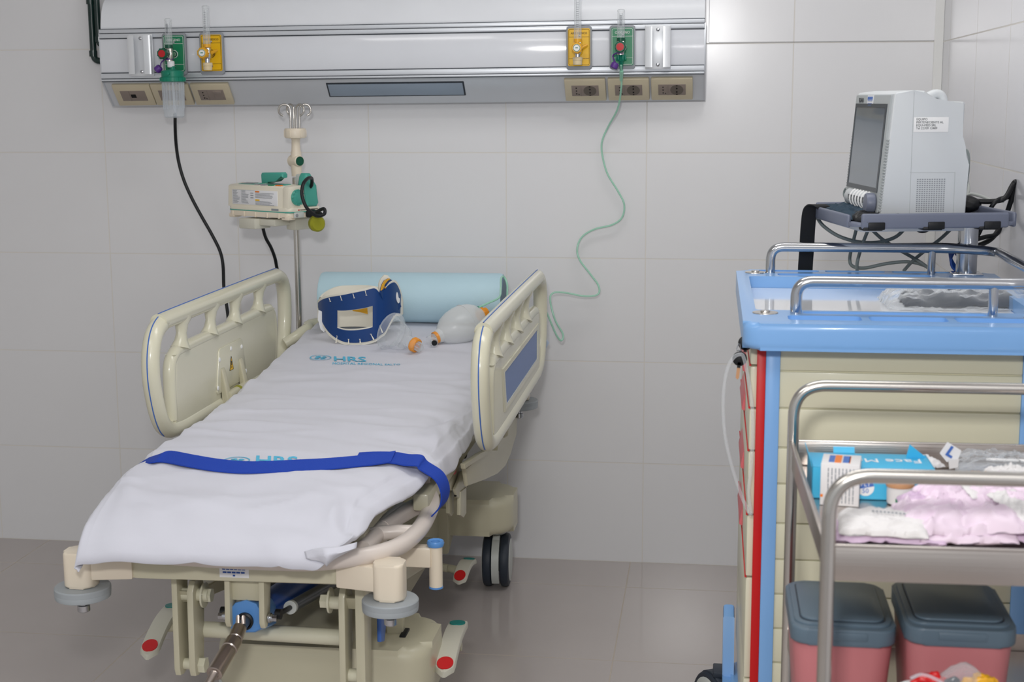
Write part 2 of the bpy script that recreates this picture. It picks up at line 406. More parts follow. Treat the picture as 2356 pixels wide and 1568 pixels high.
def gas(xc, col, word, ink):
    o = obj('gas_outlet', MB().prism(rrect(.076, .128, .008, cx=xc, cy=1.632), lambda a, b, t: Vector((a, -.1475+t, b)), -.006, .004, .002), 'plate_grey', panel)
    lab(o, ('green' if col == 'plate_green' else 'yellow')+' gas outlet plate')
    f = obj('face_plate', MB().prism(rrect(.066, .110, .005, cx=xc, cy=1.634), lambda a, b, t: Vector((a, -.1545+t, b)), -.001, .001), col, o)
    m = MB(); y = -.1558
    for r in ((.061, .104, .004),):
        q = rrect(r[0], r[1], r[2], 4, xc, 1.634); m.tube([(a, y, b) for a, b in q], .0006, n=5, closed=True)
    m.box(xc-.030, xc+.030, y-.0003, y+.0002, 1.6635, 1.6643); m.box(xc-.030, xc+.030, y-.0003, y+.0002, 1.6005, 1.6012)
    t = [text(word, .0105 if len(word) < 8 else .0088, (xc, y-.0002, 1.6745), (1, 0, 0), (0, 0, 1), .0003, sx=.92)]
    t.append(text('gas', .005, (xc+.018, y-.0002, 1.6065), (1, 0, 0), (0, 0, 1), .0003)) if 0 else None
    mm = join(m.mesh('a'), *t); obj('lettering', mm, ink, f)
    m = MB().tube([(xc+.0115*math.cos(a*PI/12), y-.0005, 1.632+.0115*math.sin(a*PI/12)) for a in range(24)], .0009, n=6, closed=True)
    obj('socket_ring', m, ink, f)
    obj('socket', MB().lathe([(.0095, 0), (.0095, .006), (.006, .008), (.0001, .008)], (xc, -.1555, 1.632), (0, -1, 0), 20), 'knob_green' if col == 'plate_green' else 'knob_yellow', f)
    m = MB()
    for z in (1.668, 1.594): m.lathe([(.0032, 0), (.003, .0016), (.001, .0022)], (xc+.001, -.1555, z), (0, -1, 0), 10)
    obj('screw', m, 'chrome', f)
gas(.306, 'plate_green', 'OXIGENO', 'ink_white'); gas(.426, 'plate_yellow', 'AIRE MEDICO', 'ink_dark')
gas(1.563, 'plate_yellow', 'AIRE MEDICO', 'ink_dark'); gas(1.692, 'plate_green', 'OXIGENO', 'ink_white')
panel.rotation_euler = (0, -SL, 0)

def flowmeter(x, zc, ztop, zbot, kind, label, fy=-.2):
    t = thing('flowmeter', (x, fy, zc), label, 'flowmeter', None)
    zt = zc+.026
    b = MB().box(x-.0105, x+.0105, fy-.0105, fy+.0105, zc-.017, zc+.018, .003)
    b.cyl((x, fy, zc), (x, -.155, zc), .0075)
    obj('valve_body', b, 'steel' if kind == 'oxygen' else 'chrome', t)
    obj('band', MB().cyl((x, fy, zc+.017), (x, fy, zc+.027), .0125), 'knob_green' if kind == 'oxygen' else 'knob_yellow', t)
    g = MB().lathe([(.0112, 0), (.0112, .03), (.0104, .034), (.0104, ztop-zt-.008), (.0112, ztop-zt-.007), (.0112, ztop-zt-.002), (.008, ztop-zt)], (x, fy, zt))
    tu = obj('gauge_tube', g, 'clear', t)
    obj('inner_tube', MB().lathe([(.0042, .002), (.0056, ztop-zt-.012)], (x, fy, zt), n=14), 'clear', tu)
    m = MB()
    for k in range(12): m.box(x-.0035, x+.0035, fy-.0118, fy-.0110, zt+.036+k*(ztop-zt-.052)/12, zt+.0368+k*(ztop-zt-.052)/12)
    obj('scale', m, 'alu_dark', tu)
    kx, ky = x-(.011 if kind == 'oxygen' else .005), fy-.011
    if zc > 1.63: kx = x
    kn = MB().lathe([(.008, 0), (.0155, .003), (.0165, .010), (.0155, .021), (.0135, .023), (.0001, .023)], (kx, ky, zc), (0, -1, 0), 24)
    for k in range(9): a = k*2*PI/9; kn.cyl((kx+.0155*math.cos(a), ky-.005, zc+.0155*math.sin(a)), (kx+.015*math.cos(a), ky-.019, zc+.015*math.sin(a)), .0026, n=8)
    k_ = obj('knob', kn, 'knob_green' if kind == 'oxygen' else 'knob_yellow', t)
    obj('knob_face', MB().lathe([(.011, 0), (.011, .0012), (.0001, .0016)], (kx, ky-.0226, zc), (0, -1, 0), 24), 'red' if kind == 'oxygen' else 'ink_white', k_)
    if kind != 'oxygen':
        obj('face_mark', MB().tube([(kx+.0098*math.cos(a*PI/12), ky-.0242, zc+.0098*math.sin(a*PI/12)) for a in range(24)], .0007, n=5, closed=True).box(kx-.004, kx+.004, ky-.0246, ky-.0238, zc-.001, zc+.0015), 'plate_green', k_)
        obj('nozzle', MB().cyl((x, fy, zc-.017), (x, fy, zc-.030), .0075), 'chrome', t)
        obj('cap', MB().lathe([(.0125, 0), (.0135, .003), (.0135, .012), (.0145, .013), (.0145, .022), (.012, .023)], (x, fy, zbot)), 'cap_cream', t)
        obj('lever', MB().tube([(x+.006, fy+.01, zc), (x+.020, fy+.012, zc+.006), (x+.028, fy+.013, zc+.010)], [.006, .005, .003], n=8), 'knob_yellow', t)
    else:
        obj('nozzle', MB().cyl((x, fy, zc-.016), (x, fy, zc-.022), .010), 'steel', t)
    return t
flowmeter(.307, 1.627, 1.733, 1.58, 'oxygen', 'oxygen flowmeter with red-faced green knob above the humidifier bottle')
flowmeter(.428, 1.628, 1.770, 1.577, 'air', 'air flowmeter with yellow knob and beige cap at the left end of the panel')
flowmeter(1.563, 1.633, 1.785, 1.585, 'air', 'air flowmeter with yellow knob and beige cap at the right end of the panel')
flowmeter(1.690, 1.635, 1.744, 1.60, 'oxygen', 'oxygen flowmeter with red-faced green knob feeding the green tube')

hb = thing('humidifier_bottle', (.315, -.2, 1.43), 'clear humidifier bottle with green lid hanging under the left oxygen flowmeter', 'humidifier')
x, y = .315, -.2
obj('connector', MB().lathe([(.009, 1.586), (.011, 1.588), (.011, 1.604), (.008, 1.606)], (x-.004, y, 0)), 'label_white', hb)
m = MB().lathe([(.009, 1.590), (.009, 1.580), (.030, 1.577), (.034, 1.574), (.034, 1.5575), (.0385, 1.556), (.0385, 1.544), (.034, 1.542)], (x, y, 0), n=36)
for k in range(18): a = k*PI/9; m.box(.0375, .0395, -.002, .002, 1.545, 1.5555, 0, Matrix.Translation((x, y, 0)) @ Matrix.Rotation(a, 4, 'Z'))
m.cyl((x, y-.03, 1.567), (x+.001, y-.040, 1.567), .004, n=12)
obj('lid', m, 'humid_green', hb)
prof = [(.033, 1.543), (.0325, 1.50), (.0315, 1.46), (.0305, 1.438), (.026, 1.434), (.0001, 1.433)]
jar = obj('jar', MB().lathe(prof, (x, y, 0), n=40, caps=False), 'clear_bottle', hb)
m = MB()
for k in range(20):
    a = k*PI/10; m.tube([(x+r*math.cos(a), y+r*math.sin(a), z) for r, z in ((.0335, 1.54), (.032, 1.46))], .0009, n=5)
obj('rib', m, 'clear_bottle', jar)
obj('dip_tube', MB().tube([(x, y, 1.545), (x+.002, y, 1.49), (x+.004, y, 1.437)], .0042, n=10), 'clear_bottle', hb)
# purple caps on their leashes
def pcap(p, tip, loop, label):
    t = thing('purple_cap', p, label, 'cap')
    d = (Vector(tip)-Vector(p)).normalized()
    obj('plug', MB().lathe([(.009, 0), (.011, .003), (.0115, .016), (.0095, .018), (.0001, .018)], p, d, 18), 'purple', t)
    obj('leash', MB().tube(loop, .0022, n=8, smooth=6), 'purple', t)
pcap((.279, -.205, 1.588), (.262, -.205, 1.574), [(.279, -.205, 1.588), (.281, -.203, 1.600), (.290, -.200, 1.609), (.305, -.213, 1.611), (.318, -.2, 1.611)], 'purple cap on a leash left of the humidifier bottle lid')
pcap((1.676, -.205, 1.590), (1.668, -.207, 1.572), [(1.676, -.205, 1.588), (1.668, -.203, 1.604), (1.668, -.203, 1.612), (1.680, -.212, 1.618), (1.696, -.21, 1.618)], 'purple cap on a leash beside the green tube outlet on the right')

# dark green pipes left of the panel
t = thing('green_pipe', (-.008, -.03, 1.61), 'outer of two dark green gas pipes left of the panel, elbow at its foot', 'pipe', None)
obj('pipe', MB().tube(fillet([(-.014, -.03, 2.3), (-.010, -.03, 1.612), (.06, -.03, 1.612)], .022), .0105, n=16), 'dark_green', t)
obj('collar', MB().cyl((-.011, -.03, 1.626), (-.011, -.03, 1.645), .013).cyl((-.0125, -.03, 1.79), (-.0125, -.03, 1.808), .013), 'dark_green', t)
t = thing('green_pipe', (.010, -.035, 1.66), 'inner dark green gas pipe running down close to the panel edge', 'pipe', None)
obj('pipe', MB().tube(fillet([(.008, -.035, 2.3), (.012, -.035, 1.66), (.07, -.035, 1.66)], .02), .0095, n=16), 'dark_green', t)
obj('collar', MB().cyl((.0118, -.035, 1.672), (.0118, -.035, 1.688), .012), 'dark_green', t)

# ---------------------------------------------------------------- infusion pole with syringe pump
PY = -.17
def pp(a, b, y=PY): return at(a, b, 'y', y)
px0 = pp(683, 560).x
t = thing('infusion_pole', (px0, PY, .5), 'steel infusion pole with four chrome hooks and cream collar behind the stretcher head', 'infusion pole')
obj('pole', MB().cyl((px0, PY, .50), (px0, PY, 1.25), .0095, n=20), 'steel', t)
hx = pp(679, 300).x
zc = lambda b: pp(680, b).z
m = MB().lathe([(.0155, zc(405)), (.0165, zc(385)), (.0165, zc(352)), (.014, zc(345)), (.013, zc(322)), (.016, zc(318))], (hx+.001, PY, 0), n=24)
obj('head_sleeve', m, 'cream_light', t)
zk = zc(370); kd = Vector((.75, -.65, 0))
kb = Vector((hx, PY, zk)); m = MB().lathe([(.014, -.024), (.019, -.020), (.0195, .004), (.017, .019), (.0145, .021)], kb, kd, 24)
k = obj('locking_knob', m, 'cream_light', t); obj('knob_button', MB().lathe([(.0143, .0200), (.0143, .0225), (.012, .0225), (.011, .0215), (.0001, .0215)], kb, kd, 24), 'knob_green', k)
m = MB().lathe([(.016, zc(319)), (.031, zc(317)), (.033, zc(313)), (.033, zc(297)), (.031, zc(295)), (.0001, zc(294.5))], (hx, PY, 0), n=32)
for i in range(6):
    a = i*PI/3+.3; m.box(.0305, .0345, -.0025, .0025, zc(315), zc(299), .001, Matrix.Translation((hx, PY, 0)) @ Matrix.Rotation(a, 4, 'Z'))
obj('collar', m, 'cream_light', t)
zt = zc(296)
for dx, dy, ang in ((-.012, -.006, PI+.35), (-.006, .010, PI-.5), (.007, -.009, -.35), (.013, .006, .5)):
    d = Vector((math.cos(ang), math.sin(ang), 0)); b = Vector((hx+dx, PY+dy, zt-.004)); h = zc(250)-zt; R = .0175
    P = [b, b+Vector((0, 0, h*.5)), b+Vector((0, 0, h))]
    c0 = b+Vector((0, 0, h))+d*R
    for k_ in range(1, 13):
        a = PI-k_*(PI*1.42)/12; q = c0+d*(R*math.cos(a))+Vector((0, 0, R*math.sin(a))); P.append(q+d.cross(Vector((0, 0, 1)))*(.0008*k_))
    obj('hook', MB().tube(P, .0033, n=10), 'steel', t)

N0 = at(666, 503, 'y', -.43); al = math.radians(30); ux = Vector((math.cos(al), -math.sin(al), 0)); uy = Vector((math.sin(al), math.cos(al), 0))
PL, PD = .268, .135
PM = frame(N0 - ux*PL, ux, uy)      # local: x along long face (0..PL), y depth (0..PD), z up
pump = thing('syringe_pump', N0, 'cream and teal syringe pump with printed white label clamped to the infusion pole', 'syringe pump')
H0, H1 = .012, .092
m = MB().prism(rrect(PL-.006, PD, .016, 5, PL/2, PD/2), lambda a, b, t: Vector((a, b, t)), 0, .016, .003)
for i in range(5): m.box(.02+i*.05, .026+i*.05, -.002, .004, -.002, .014, .001)
m.box(.004, .03, .0, .03, -.006, .006, .003).box(PL-.035, PL-.005, .0, .03, -.006, .006, .003)
obj('base', m.xf(PM), 'cream_light', pump)
obj('green_line', MB().prism(rrect(PL+.001, PD+.001, .018, 5, PL/2, PD/2), lambda a, b, t: Vector((a, b, t)), .0155, .0185).xf(PM), 'teal', pump)
m = MB().prism(rrect(PL, PD, .018, 5, PL/2, PD/2), lambda a, b, t: Vector((a, b, t)), .018, .030, .003)
m.prism([(.002, .028), (.002, .028), (.004, H1-.004), (.010, H1), (.060, H1+.004), (.072, H1-.002), (.078, .028)], lambda a, b, t: Vector((t, a, b)), .002, PL-.030, .002)
obj('housing', m.xf(PM), 'pump_cream', pump)
# rounded nose at the right end with teal dial
m = MB().prism([(.002, .028), (.004, H1-.004), (.010, H1), (.055, H1+.003), (.072, H1-.006), (.090, .036), (.094, .028)], lambda a, b, t: Vector((t, a, b)), PL-.032, PL-.004, .004)
obj('nose', m.xf(PM), 'pump_cream', pump)
dl = MB().lathe([(.0235, 0), (.0235, .005), (.019, .009), (.0001, .0105)], PM @ Vector((PL-.005, .036, .060)), ux, 32)
for i in range(12):
    a = i*PI/6; p = Vector((PL+.001, .036+.0215*math.cos(a), .060+.0215*math.sin(a))); dl.cyl(PM @ p, PM @ (p+Vector((.004, 0, 0))), .0028, n=8)
obj('dial', dl, 'teal', pump)
# label, lcd, buttons
lb = obj('label_plate', MB().box(.022, PL-.050, .0008, .0032, .034, .078, .0005).xf(PM), 'label_white', pump)
m = MB(); random.seed(4)
for c0, c1, n in ((.026, .060, 12), (.065, .098, 12)):
    for i in range(n):
        z = .0755-i*.0033; m.box(c0, c0+(c1-c0)*random.uniform(.4, .95), .0002, .0009, z-.0012, z)
for i in range(3): m.box(.103, .116, .0002, .0009, .068-i*.007, .0705-i*.007)
for i in range(9):
    z = .0705-i*.0033-(.008 if i > 4 else 0)
    m.box(.124, .124+.082*random.uniform(.75, 1), .0002, .0009, z-.0012, z)
m.box(.024, .122, .0004, .0009, .0772, .0776).box(.0625, .0629, .0004, .0009, .040, .077)
obj('printing', m.xf(PM), 'plate_grey', lb)
obj('warning_mark', MB().box(.124, .142, .0001, .0008, .0722, .0762).xf(PM), 'orange', lb)
obj('caution_mark', MB().box(.124, .142, .0001, .0008, .0472, .0512).xf(PM), 'plate_yellow', lb)
tz = H1+.0035
top = lambda x0, x1, y0, y1, h=.0012, b=.0005: MB().box(x0, x1, y0, y1, -.001, h, b).xf(PM @ Matrix.Translation((0, .010, H1)) @ Matrix.Rotation(math.atan2(.004, .05), 4, 'X') @ Matrix.Translation((0, -.010, 0)))
a = obj('control_panel', top(.028, .110, .022, .056), 'teal', pump); obj('display', top(.034, .084, .026, .052, .0022), 'lcd', a)
a = obj('control_panel', top(.128, .222, .030, .056), 'teal', pump); obj('display', top(.142, .196, .034, .052, .0022), 'lcd', a)
obj('button', top(.104, .122, .016, .026, .003), 'chrome', pump)
obj('button', top(.134, .156, .013, .022, .003), 'plate_grey', pump); obj('button', top(.166, .186, .013, .022, .003), 'plate_green', pump)
obj('button', top(.198, .222, .013, .022, .003), 'orange', pump)
# syringe cradle: raised teal slider block, clamp arm
m = MB().prism([(.088, .094), (.086, .120), (.090, .127), (.176, .130), (.182, .124), (.182, .114), (.150, .108), (.118, .094)], lambda a, b, t: Vector((a, t, b)), .058, .082, .006, 3)
obj('syringe_clamp', m.xf(PM), 'teal', pump)
m = MB().prism([(.070, .030), (.064, .090), (.066, .118), (.074, .129), (.090, .129), (.100, .116), (.104, .090), (.118, .062), (.122, .040), (.112, .028)], lambda a, b, t: Vector((t, a, b)), PL-.028, PL+.002, .007, 3)
obj('slider_head', m.xf(PM), 'teal', pump)
obj('slider_back', MB().box(PL-.060, PL-.028, .085, .105, .06, .125, .005).xf(PM), 'wheel_grey', pump)
m = MB().prism([(.09, .03), (.10, .044), (.14, .042), (.15, .03), (.15, .016), (.09, .016)], lambda a, b, t: Vector((a, t, b)), .045, PD-.004, .003)
m.cyl((.20, .11, .05), (.20, .11, .085), .011)
obj('cradle', m.xf(PM), 'cream_light', pump)
obj('latch', MB().box(PL-.002, PL+.003, .018, .058, .000, .017, .004).xf(PM), 'wheel_grey', pump)
obj('latch_screw', MB().cyl((PL+.002, .027, .008), (PL+.0045, .027, .008), .005).xf(PM), 'chrome', pump)
m = MB()
for k in range(14):
    if k != 6: m.box(PL-.002, PL+.0011, .045+k*.0052, .0485+k*.0052, .0215, .0245)
obj('printing', m.xf(PM), 'outlet_shadow', pump)
obj('red_mark', MB().box(PL-.002, PL+.0012, .036, .041, .0210, .0250, .0005).xf(PM), 'red', pump)
obj('serial_tag', MB().box(PL-.075, PL-.045, -.0008, .001, .0205, .0265).xf(PM), 'plate_grey', pump)
m = MB().prism([(-.055, 0), (.02, 0), (.035, .006), (.062, .024), (.062, .034), (-.055, .034)], lambda a, b, t: Vector((a, t, -.006-b)), -.01, .05, .002)
Mb = Matrix.Translation(PM @ Vector((.17, .05, 0)))
m = MB().box(-.060, .010, -.02, .045, -.036, -.006, .003).box(.005, .075, .0, .10, -.026, -.006, .003).box(.06, .10, .06, .13, -.04, .0, .003)
obj('pole_clamp', m.xf(PM @ Matrix.Translation((.13, 0, 0))), 'pedal_grey', pump)
obj('clamp_knob', MB().lathe([(.021, 0), (.024, .006), (.024, .022), (.019, .028), (.0001, .028)], PM @ Vector((PL+.018, .085, -.018)), (ux-uy*.4), 24), 'olive', pump)
plug = PM @ Vector((PL+.012, .088, .010))
obj('power_plug', MB().lathe([(.010, -.028), (.013, -.024), (.013, .0), (.009, .012), (.006, .03)], plug, ux, 16).box(-.022, .018, -.013, .013, -.010, .010, .004, Matrix.Translation(plug)), 'black', pump)

def cord(name, pts, r, m, label, cat='cord', n=10, sm=8, parent=None):
    P = [p if isinstance(p, Vector) else at(p[0], p[1], 'y', p[2]) for p in pts]
    if parent: return obj(name, MB().tube(P, r, n=n, smooth=sm), m, parent)
    return tag(obj(name, MB().tube(P, r, n=n, smooth=sm), m), label, cat)
cord('power_cord', [(728, 487, -.40), (745, 480, -.41), (746, 492, -.42), (728, 496, -.44), (706, 478, -.46), (695, 450, -.46), (697, 425, -.45), (707, 411, -.42), (717, 410, -.38), (717, 425, -.36), (712, 432, -.35)], .0052, 'black', '', parent=pump)
cord('hanging_cable', [(403, 262, -.165), (403, 290, -.13), (405, 330, -.10), (411, 372, -.09), (423, 414, -.09), (441, 455, -.09), (464, 498, -.09), (488, 540, -.09), (506, 577, -.09), (513, 610, -.09), (515, 660, -.09), (521, 700, -.10), (528, 760, -.12), (540, 900, -.16), Vector((.56, -.16, .30)), Vector((.60, -.14, .06)), Vector((.68, -.13, .012)), Vector((.85, -.12, .010)), Vector((.98, -.2, .012))], .0052, 'black', 'long black cable hanging down the wall below the humidifier bottle', 'cable')
cord('power_cord', [(604, 512, -.33), (606, 528, -.32), (612, 548, -.30), (624, 570, -.27), (633, 595, -.24), (638, 620, -.22), (648, 650, -.2), (659, 668, -.19), (661, 690, -.19), (655, 730, -.17), Vector((.69, -.15, .66)), Vector((.78, -.13, .60)), Vector((.90, -.16, .57))], .0052, 'black', '', parent=pump)
gt = [(1429, 150, -.2), (1430, 175, -.17), (1429, 205, -.15), (1421, 250, -.10), (1400, 290, -.05), (1386, 322, -.035), (1385, 352, -.03), (1397, 398, -.03), (1422, 440, -.03), (1436, 470, -.03), (1431, 500, -.03), (1408, 517, -.03), (1368, 527, -.03), (1339, 545, -.03), (1328, 572, -.035), (1334, 598, -.04), (1358, 630, -.05), (1377, 657, -.06), (1375, 677, -.07), (1345, 681, -.08), (1300, 673, -.09), (1272, 674, -.10), (1266, 692, -.11), (1277, 735, -.12), (1295, 768, -.12), (1291, 783, -.13), (1279, 768, -.14), (1262, 728, -.15), (1248, 700, -.16), (1243, 712, -.18), (1238, 760, -.22), (1215, 790, -.26), (1180, 760, -.3), (1168, 690, -.32), (1167, 655, -.31), (1160, 637, -.30), (1153, 640, -.32), (1152, 665, -.42), (1148, 684, -.50), (1125, 696, -.55), (1103, 706, -.58)]
t = thing('oxygen_tube', at(1385, 350, 'y', -.03), 'thin pale green oxygen tube curling down the wall from the right flowmeter to the bag', 'oxygen tube')
obj('tube', MB().tube([at(a, b, 'y', c) for a, b, c in gt], .0030, n=10, smooth=8), 'tube_green', t)
a, b = at(1429, 128, 'y', -.2), at(1430, 182, 'y', -.165)
m = MB().lathe([(.0075, 0), (.0135, .003), (.0135, .016), (.008, .020), (.006, .036), (.0045, .052), (.0045, .06)], at(1428.5, 124, 'y', -.2), (b-a), 20)
for k in range(6):
    q = k*PI/3; p = at(1428.5, 124, 'y', -.2)+Vector((.0135*math.cos(q), .0135*math.sin(q), -.010)); m.box(-.002, .002, -.002, .002, -.007, .007, .0008, Matrix.Translation(p))
obj('connector', m, 'humid_green', t)
a, b = at(1430, 163, 'y', -.185), at(1429, 190, 'y', -.16)
obj('sleeve', MB().lathe([(.0058, 0), (.0062, .012), (.0056, .013), (.0052, .03), (.0045, .034)], a, b-a, 16), 'tube_green', t)

# ---------------------------------------------------------------- hospital stretcher
bed = thing('hospital_stretcher', (1.06, -1.0, 0), 'cream hospital stretcher on double casters with raised side rails and white linen', 'stretcher')
def lerp(T, y):
    """T: list of (y, v...) with y descending; smooth interpolation"""
    if y >= T[0][0]: return T[0][1]
    for a, b in zip(T, T[1:]):
        if y >= b[0]:
            k = (a[0]-y)/(a[0]-b[0]); return a[1]+(b[1]-a[1])*k
    return T[-1][1]
def dens(T):
    P = catmull([Vector((a, b, 0)) for a, b in T], 6); return [(p.x, p.y) for p in P]
TOP = dens([(-.10, .812), (-.25, .803), (-.46, .775), (-.7, .748), (-.85, .735), (-1.0, .726), (-1.2, .720), (-1.38, .715), (-1.48, .713), (-1.555, .703), (-1.62, .706), (-1.7, .694), (-1.8, .676), (-1.85, .654), (-1.885, .632), (-1.912, .606), (-1.925, .584), (-1.93, .573)])
XL = dens([(-.10, .745), (-.25, .735), (-.46, .722), (-.7, .716), (-1.0, .712), (-1.26, .715), (-1.5, .706), (-1.555, .718), (-1.62, .708), (-1.75, .712), (-1.86, .716), (-1.93, .722)])
XR = dens([(-.10, 1.385), (-.46, 1.390), (-.7, 1.392), (-1.0, 1.392), (-1.2, 1.388), (-1.35, 1.38), (-1.47, 1.366), (-1.56, 1.356), (-1.65, 1.328), (-1.75, 1.293), (-1.82, 1.284), (-1.88, 1.272), (-1.915, 1.252), (-1.93, 1.236)])
HR = dens([(-.10, .70), (-.7, .672), (-1.0, .668), (-1.2, .655), (-1.33, .640), (-1.42, .643), (-1.5, .668), (-1.6, .656), (-1.7, .645), (-1.8, .636), (-1.87, .622), (-1.93, .596)])
HL = dens([(-.10, .70), (-.7, .66), (-1.2, .645), (-1.5, .64), (-1.7, .62), (-1.85, .584), (-1.93, .560)])
NZ = noise.noise
def wr(x, y):
    w = .005*NZ(Vector((x*2.2+3, y*9, 1)))+.0032*NZ(Vector((x*5+y*6, y*16, 5)))
    w += .0065*max(0, 1-abs(y+1.33)/.22)*NZ(Vector((x*3, y*20+x*5, 9)))
    rd = lambda a, b, s: max(0, 1-abs(NZ(Vector((a, b, s))))*5)**2
    w += .0030*rd(x*2+y*2, y*6-x, 21)+.0026*rd(x*3-y*3, y*5+x*2, 25)*(1 if y < -.7 else .4)
    e = max(0, 1-min(abs(x-.72), abs(x-1.36))/.22)
    w += .010*e*NZ(Vector((x*7, y*13+x*6, 3)))
    if y < -1.60: w += (.009*NZ(Vector((x*8+2, y*9, 12)))+.006*rd(x*5+y*5, y*9-x*3, 33))*min(1, (-1.60-y)/.2)
    w += .0045*math.exp(-((y+1.665)/.030)**2)*(.6+NZ(Vector((x*4, 0, 44))))
    # creases running out from the belt and the two long diagonal fold lines
    for (x0, y0, x1, y1, h) in ((1.37, -1.0, 1.27, -1.36, -.010), (1.34, -1.08, 1.36, -1.3, .007), (.74, -1.66, .80, -1.90, .006), (.80, -1.78, .95, -1.88, -.005), (1.22, -1.72, 1.27, -1.90, -.007), (1.10, -1.84, 1.24, -1.89, -.005), (1.30, -1.2, 1.37, -1.42, .005), (.95, -1.75, 1.18, -1.62, .0022), (.78, -.75, 1.0, -.66, .003), (1.25, -.78, 1.36, -1.0, .003), (.76, -1.05, .95, -1.0, .004), (.74, -1.15, .95, -1.12, .004), (1.0, -1.16, 1.3, -1.19, .003)):
        dx, dy = x1-x0, y1-y0; L2 = dx*dx+dy*dy; k = max(0, min(1, ((x-x0)*dx+(y-y0)*dy)/L2)); d = math.hypot(x-x0-k*dx, y-y0-k*dy)
        w += h*math.exp(-(d/.014)**2)*math.sin(PI*max(.02, min(.98, k)))
    return w
def topz(x, y): return lerp(TOP, y)+wr(x, y)
def onbed(a, b):
    lo, hi = -2.1, -.05
    for _ in range(40):
        m = (lo+hi)/2; p = at(a, b, 'y', m)
        if p.z > lerp(TOP, m): hi_ = m; lo = m
        else: hi = m
    p = at(a, b, 'y', (lo+hi)/2); p.z = topz(p.x, p.y); return p
rows = []; NY = 190; NX = 104
for i in range(NY+1):
    f = i/NY; y = -.10-1.83*(f if f < .8 else .8+(f-.8)*(1))
    zt, xl, xr, hl, hr = (lerp(T, y) for T in (TOP, XL, XR, HL, HR)); hl = min(hl, zt-.004); hr = min(hr, zt-.004+.02)
    sl = .030 if y < -1.45 else .010; k = min(1, max(.1, (zt-hr)/.07))
    P = [(xl+.006, hl), (xl-.002, hl*.6+zt*.4), (xl+.002, zt-.030*k), (xl+.018, zt-.008*k), (xl+.05, zt-.001), (xl*.6+xr*.4, zt+.003), (xl*.3+xr*.7, zt+.002), (xr-.06-sl, zt-.001), (xr-.022-sl, zt-.009*k), (xr-.004-sl*.7, zt-.028*k), (xr-sl*.3, hr*.5+zt*.5), (xr+.002, hr+.008), (xr-.002, hr)]
    C = catmull([Vector((a, 0, b)) for a, b in P], NX//12); row = []
    for j, c in enumerate(C):
        side = c.z < zt-.012
        x, z, yy = c.x, c.z, y
        if side:
            q = .010*NZ(Vector((y*11, z*6, 2+(x > 1)*7)))*(min(1, (zt-c.z)/.05)); x += q+.004*NZ(Vector((y*34, z*9, 4)))
            if j > len(C)//2: z += .010*NZ(Vector((y*9, 1, 8)))*((zt-c.z)/.07)
        z += wr(x, y)*(1 if not side else .4)
        if y < -1.86: z += .018*min(1, (-1.86-y)/.05)*(x-.75)/.5
        # foot hem wanders, folded corner hangs
        if y < -1.9: yy += .006*NZ(Vector((x*9, 0, 3))); z += .004*NZ(Vector((x*7, 3, 3)))
        row.append(Vector((x, yy, z)))
    rows.append(row)
sheet = tag(obj('bed_sheet', MB().grid(rows), 'sheet', ang=80), 'white cotton sheet with blue hospital print covering the stretcher mattress', 'sheet')
md = sheet.modifiers.new('thick', 'SOLIDIFY'); md.thickness = .0022; md.offset = -1
# drooping folded corner at the foot, right of centre
cp = at(753, 1302, 'y', -1.945)
m = MB().grid([[at(700, 1268, 'y', -1.915), at(720, 1262, 'y', -1.925), at(748, 1258, 'y', -1.935), at(785, 1256, 'y', -1.925), at(822, 1246, 'y', -1.90)],
               [at(704, 1284, 'y', -1.926), at(726, 1279, 'y', -1.932), at(750, 1276, 'y', -1.950), at(782, 1272, 'y', -1.935), at(820, 1260, 'y', -1.91)],
               [at(715, 1288, 'y', -1.926), at(736, 1289, 'y', -1.932), at(752, 1292, 'y', -1.952), at(770, 1282, 'y', -1.930), at(800, 1270, 'y', -1.915)],
               [at(738, 1289, 'y', -1.927), at(745, 1296, 'y', -1.932), at(752, 1303, 'y', -1.945), at(758, 1296, 'y', -1.930), at(766, 1287, 'y', -1.92)]])
bmesh.ops.subdivide_edges(m.bm, edges=list(m.bm.edges), cuts=3, use_grid_fill=True, smooth=.6)
cr = obj('folded_corner', m, 'sheet', sheet, ang=80); md = cr.modifiers.new('t', 'SOLIDIFY'); md.thickness = .002
# mattress under the sheet
m = MB(); R_ = []
for i in range(30):
    y = -.13-1.62*i/29; zt = lerp(TOP, y)-.006; a, b = lerp(XL, y)+.02, lerp(XR, y)-.07; zb = max(zt-.10, .60) if y > -1.45 else zt-.05
    R_.append([Vector((a, y, zb)), Vector((a, y, zt-.025)), Vector((a+.03, y, zt-.003)), Vector((b-.03, y, zt-.003)), Vector((b, y, zt-.025)), Vector((b, y, zb))])
m.grid(R_, wrap=True, caps=True)
tag(obj('mattress', m, 'bolster'), 'thin stretcher mattress wrapped under the white sheet', 'mattress')
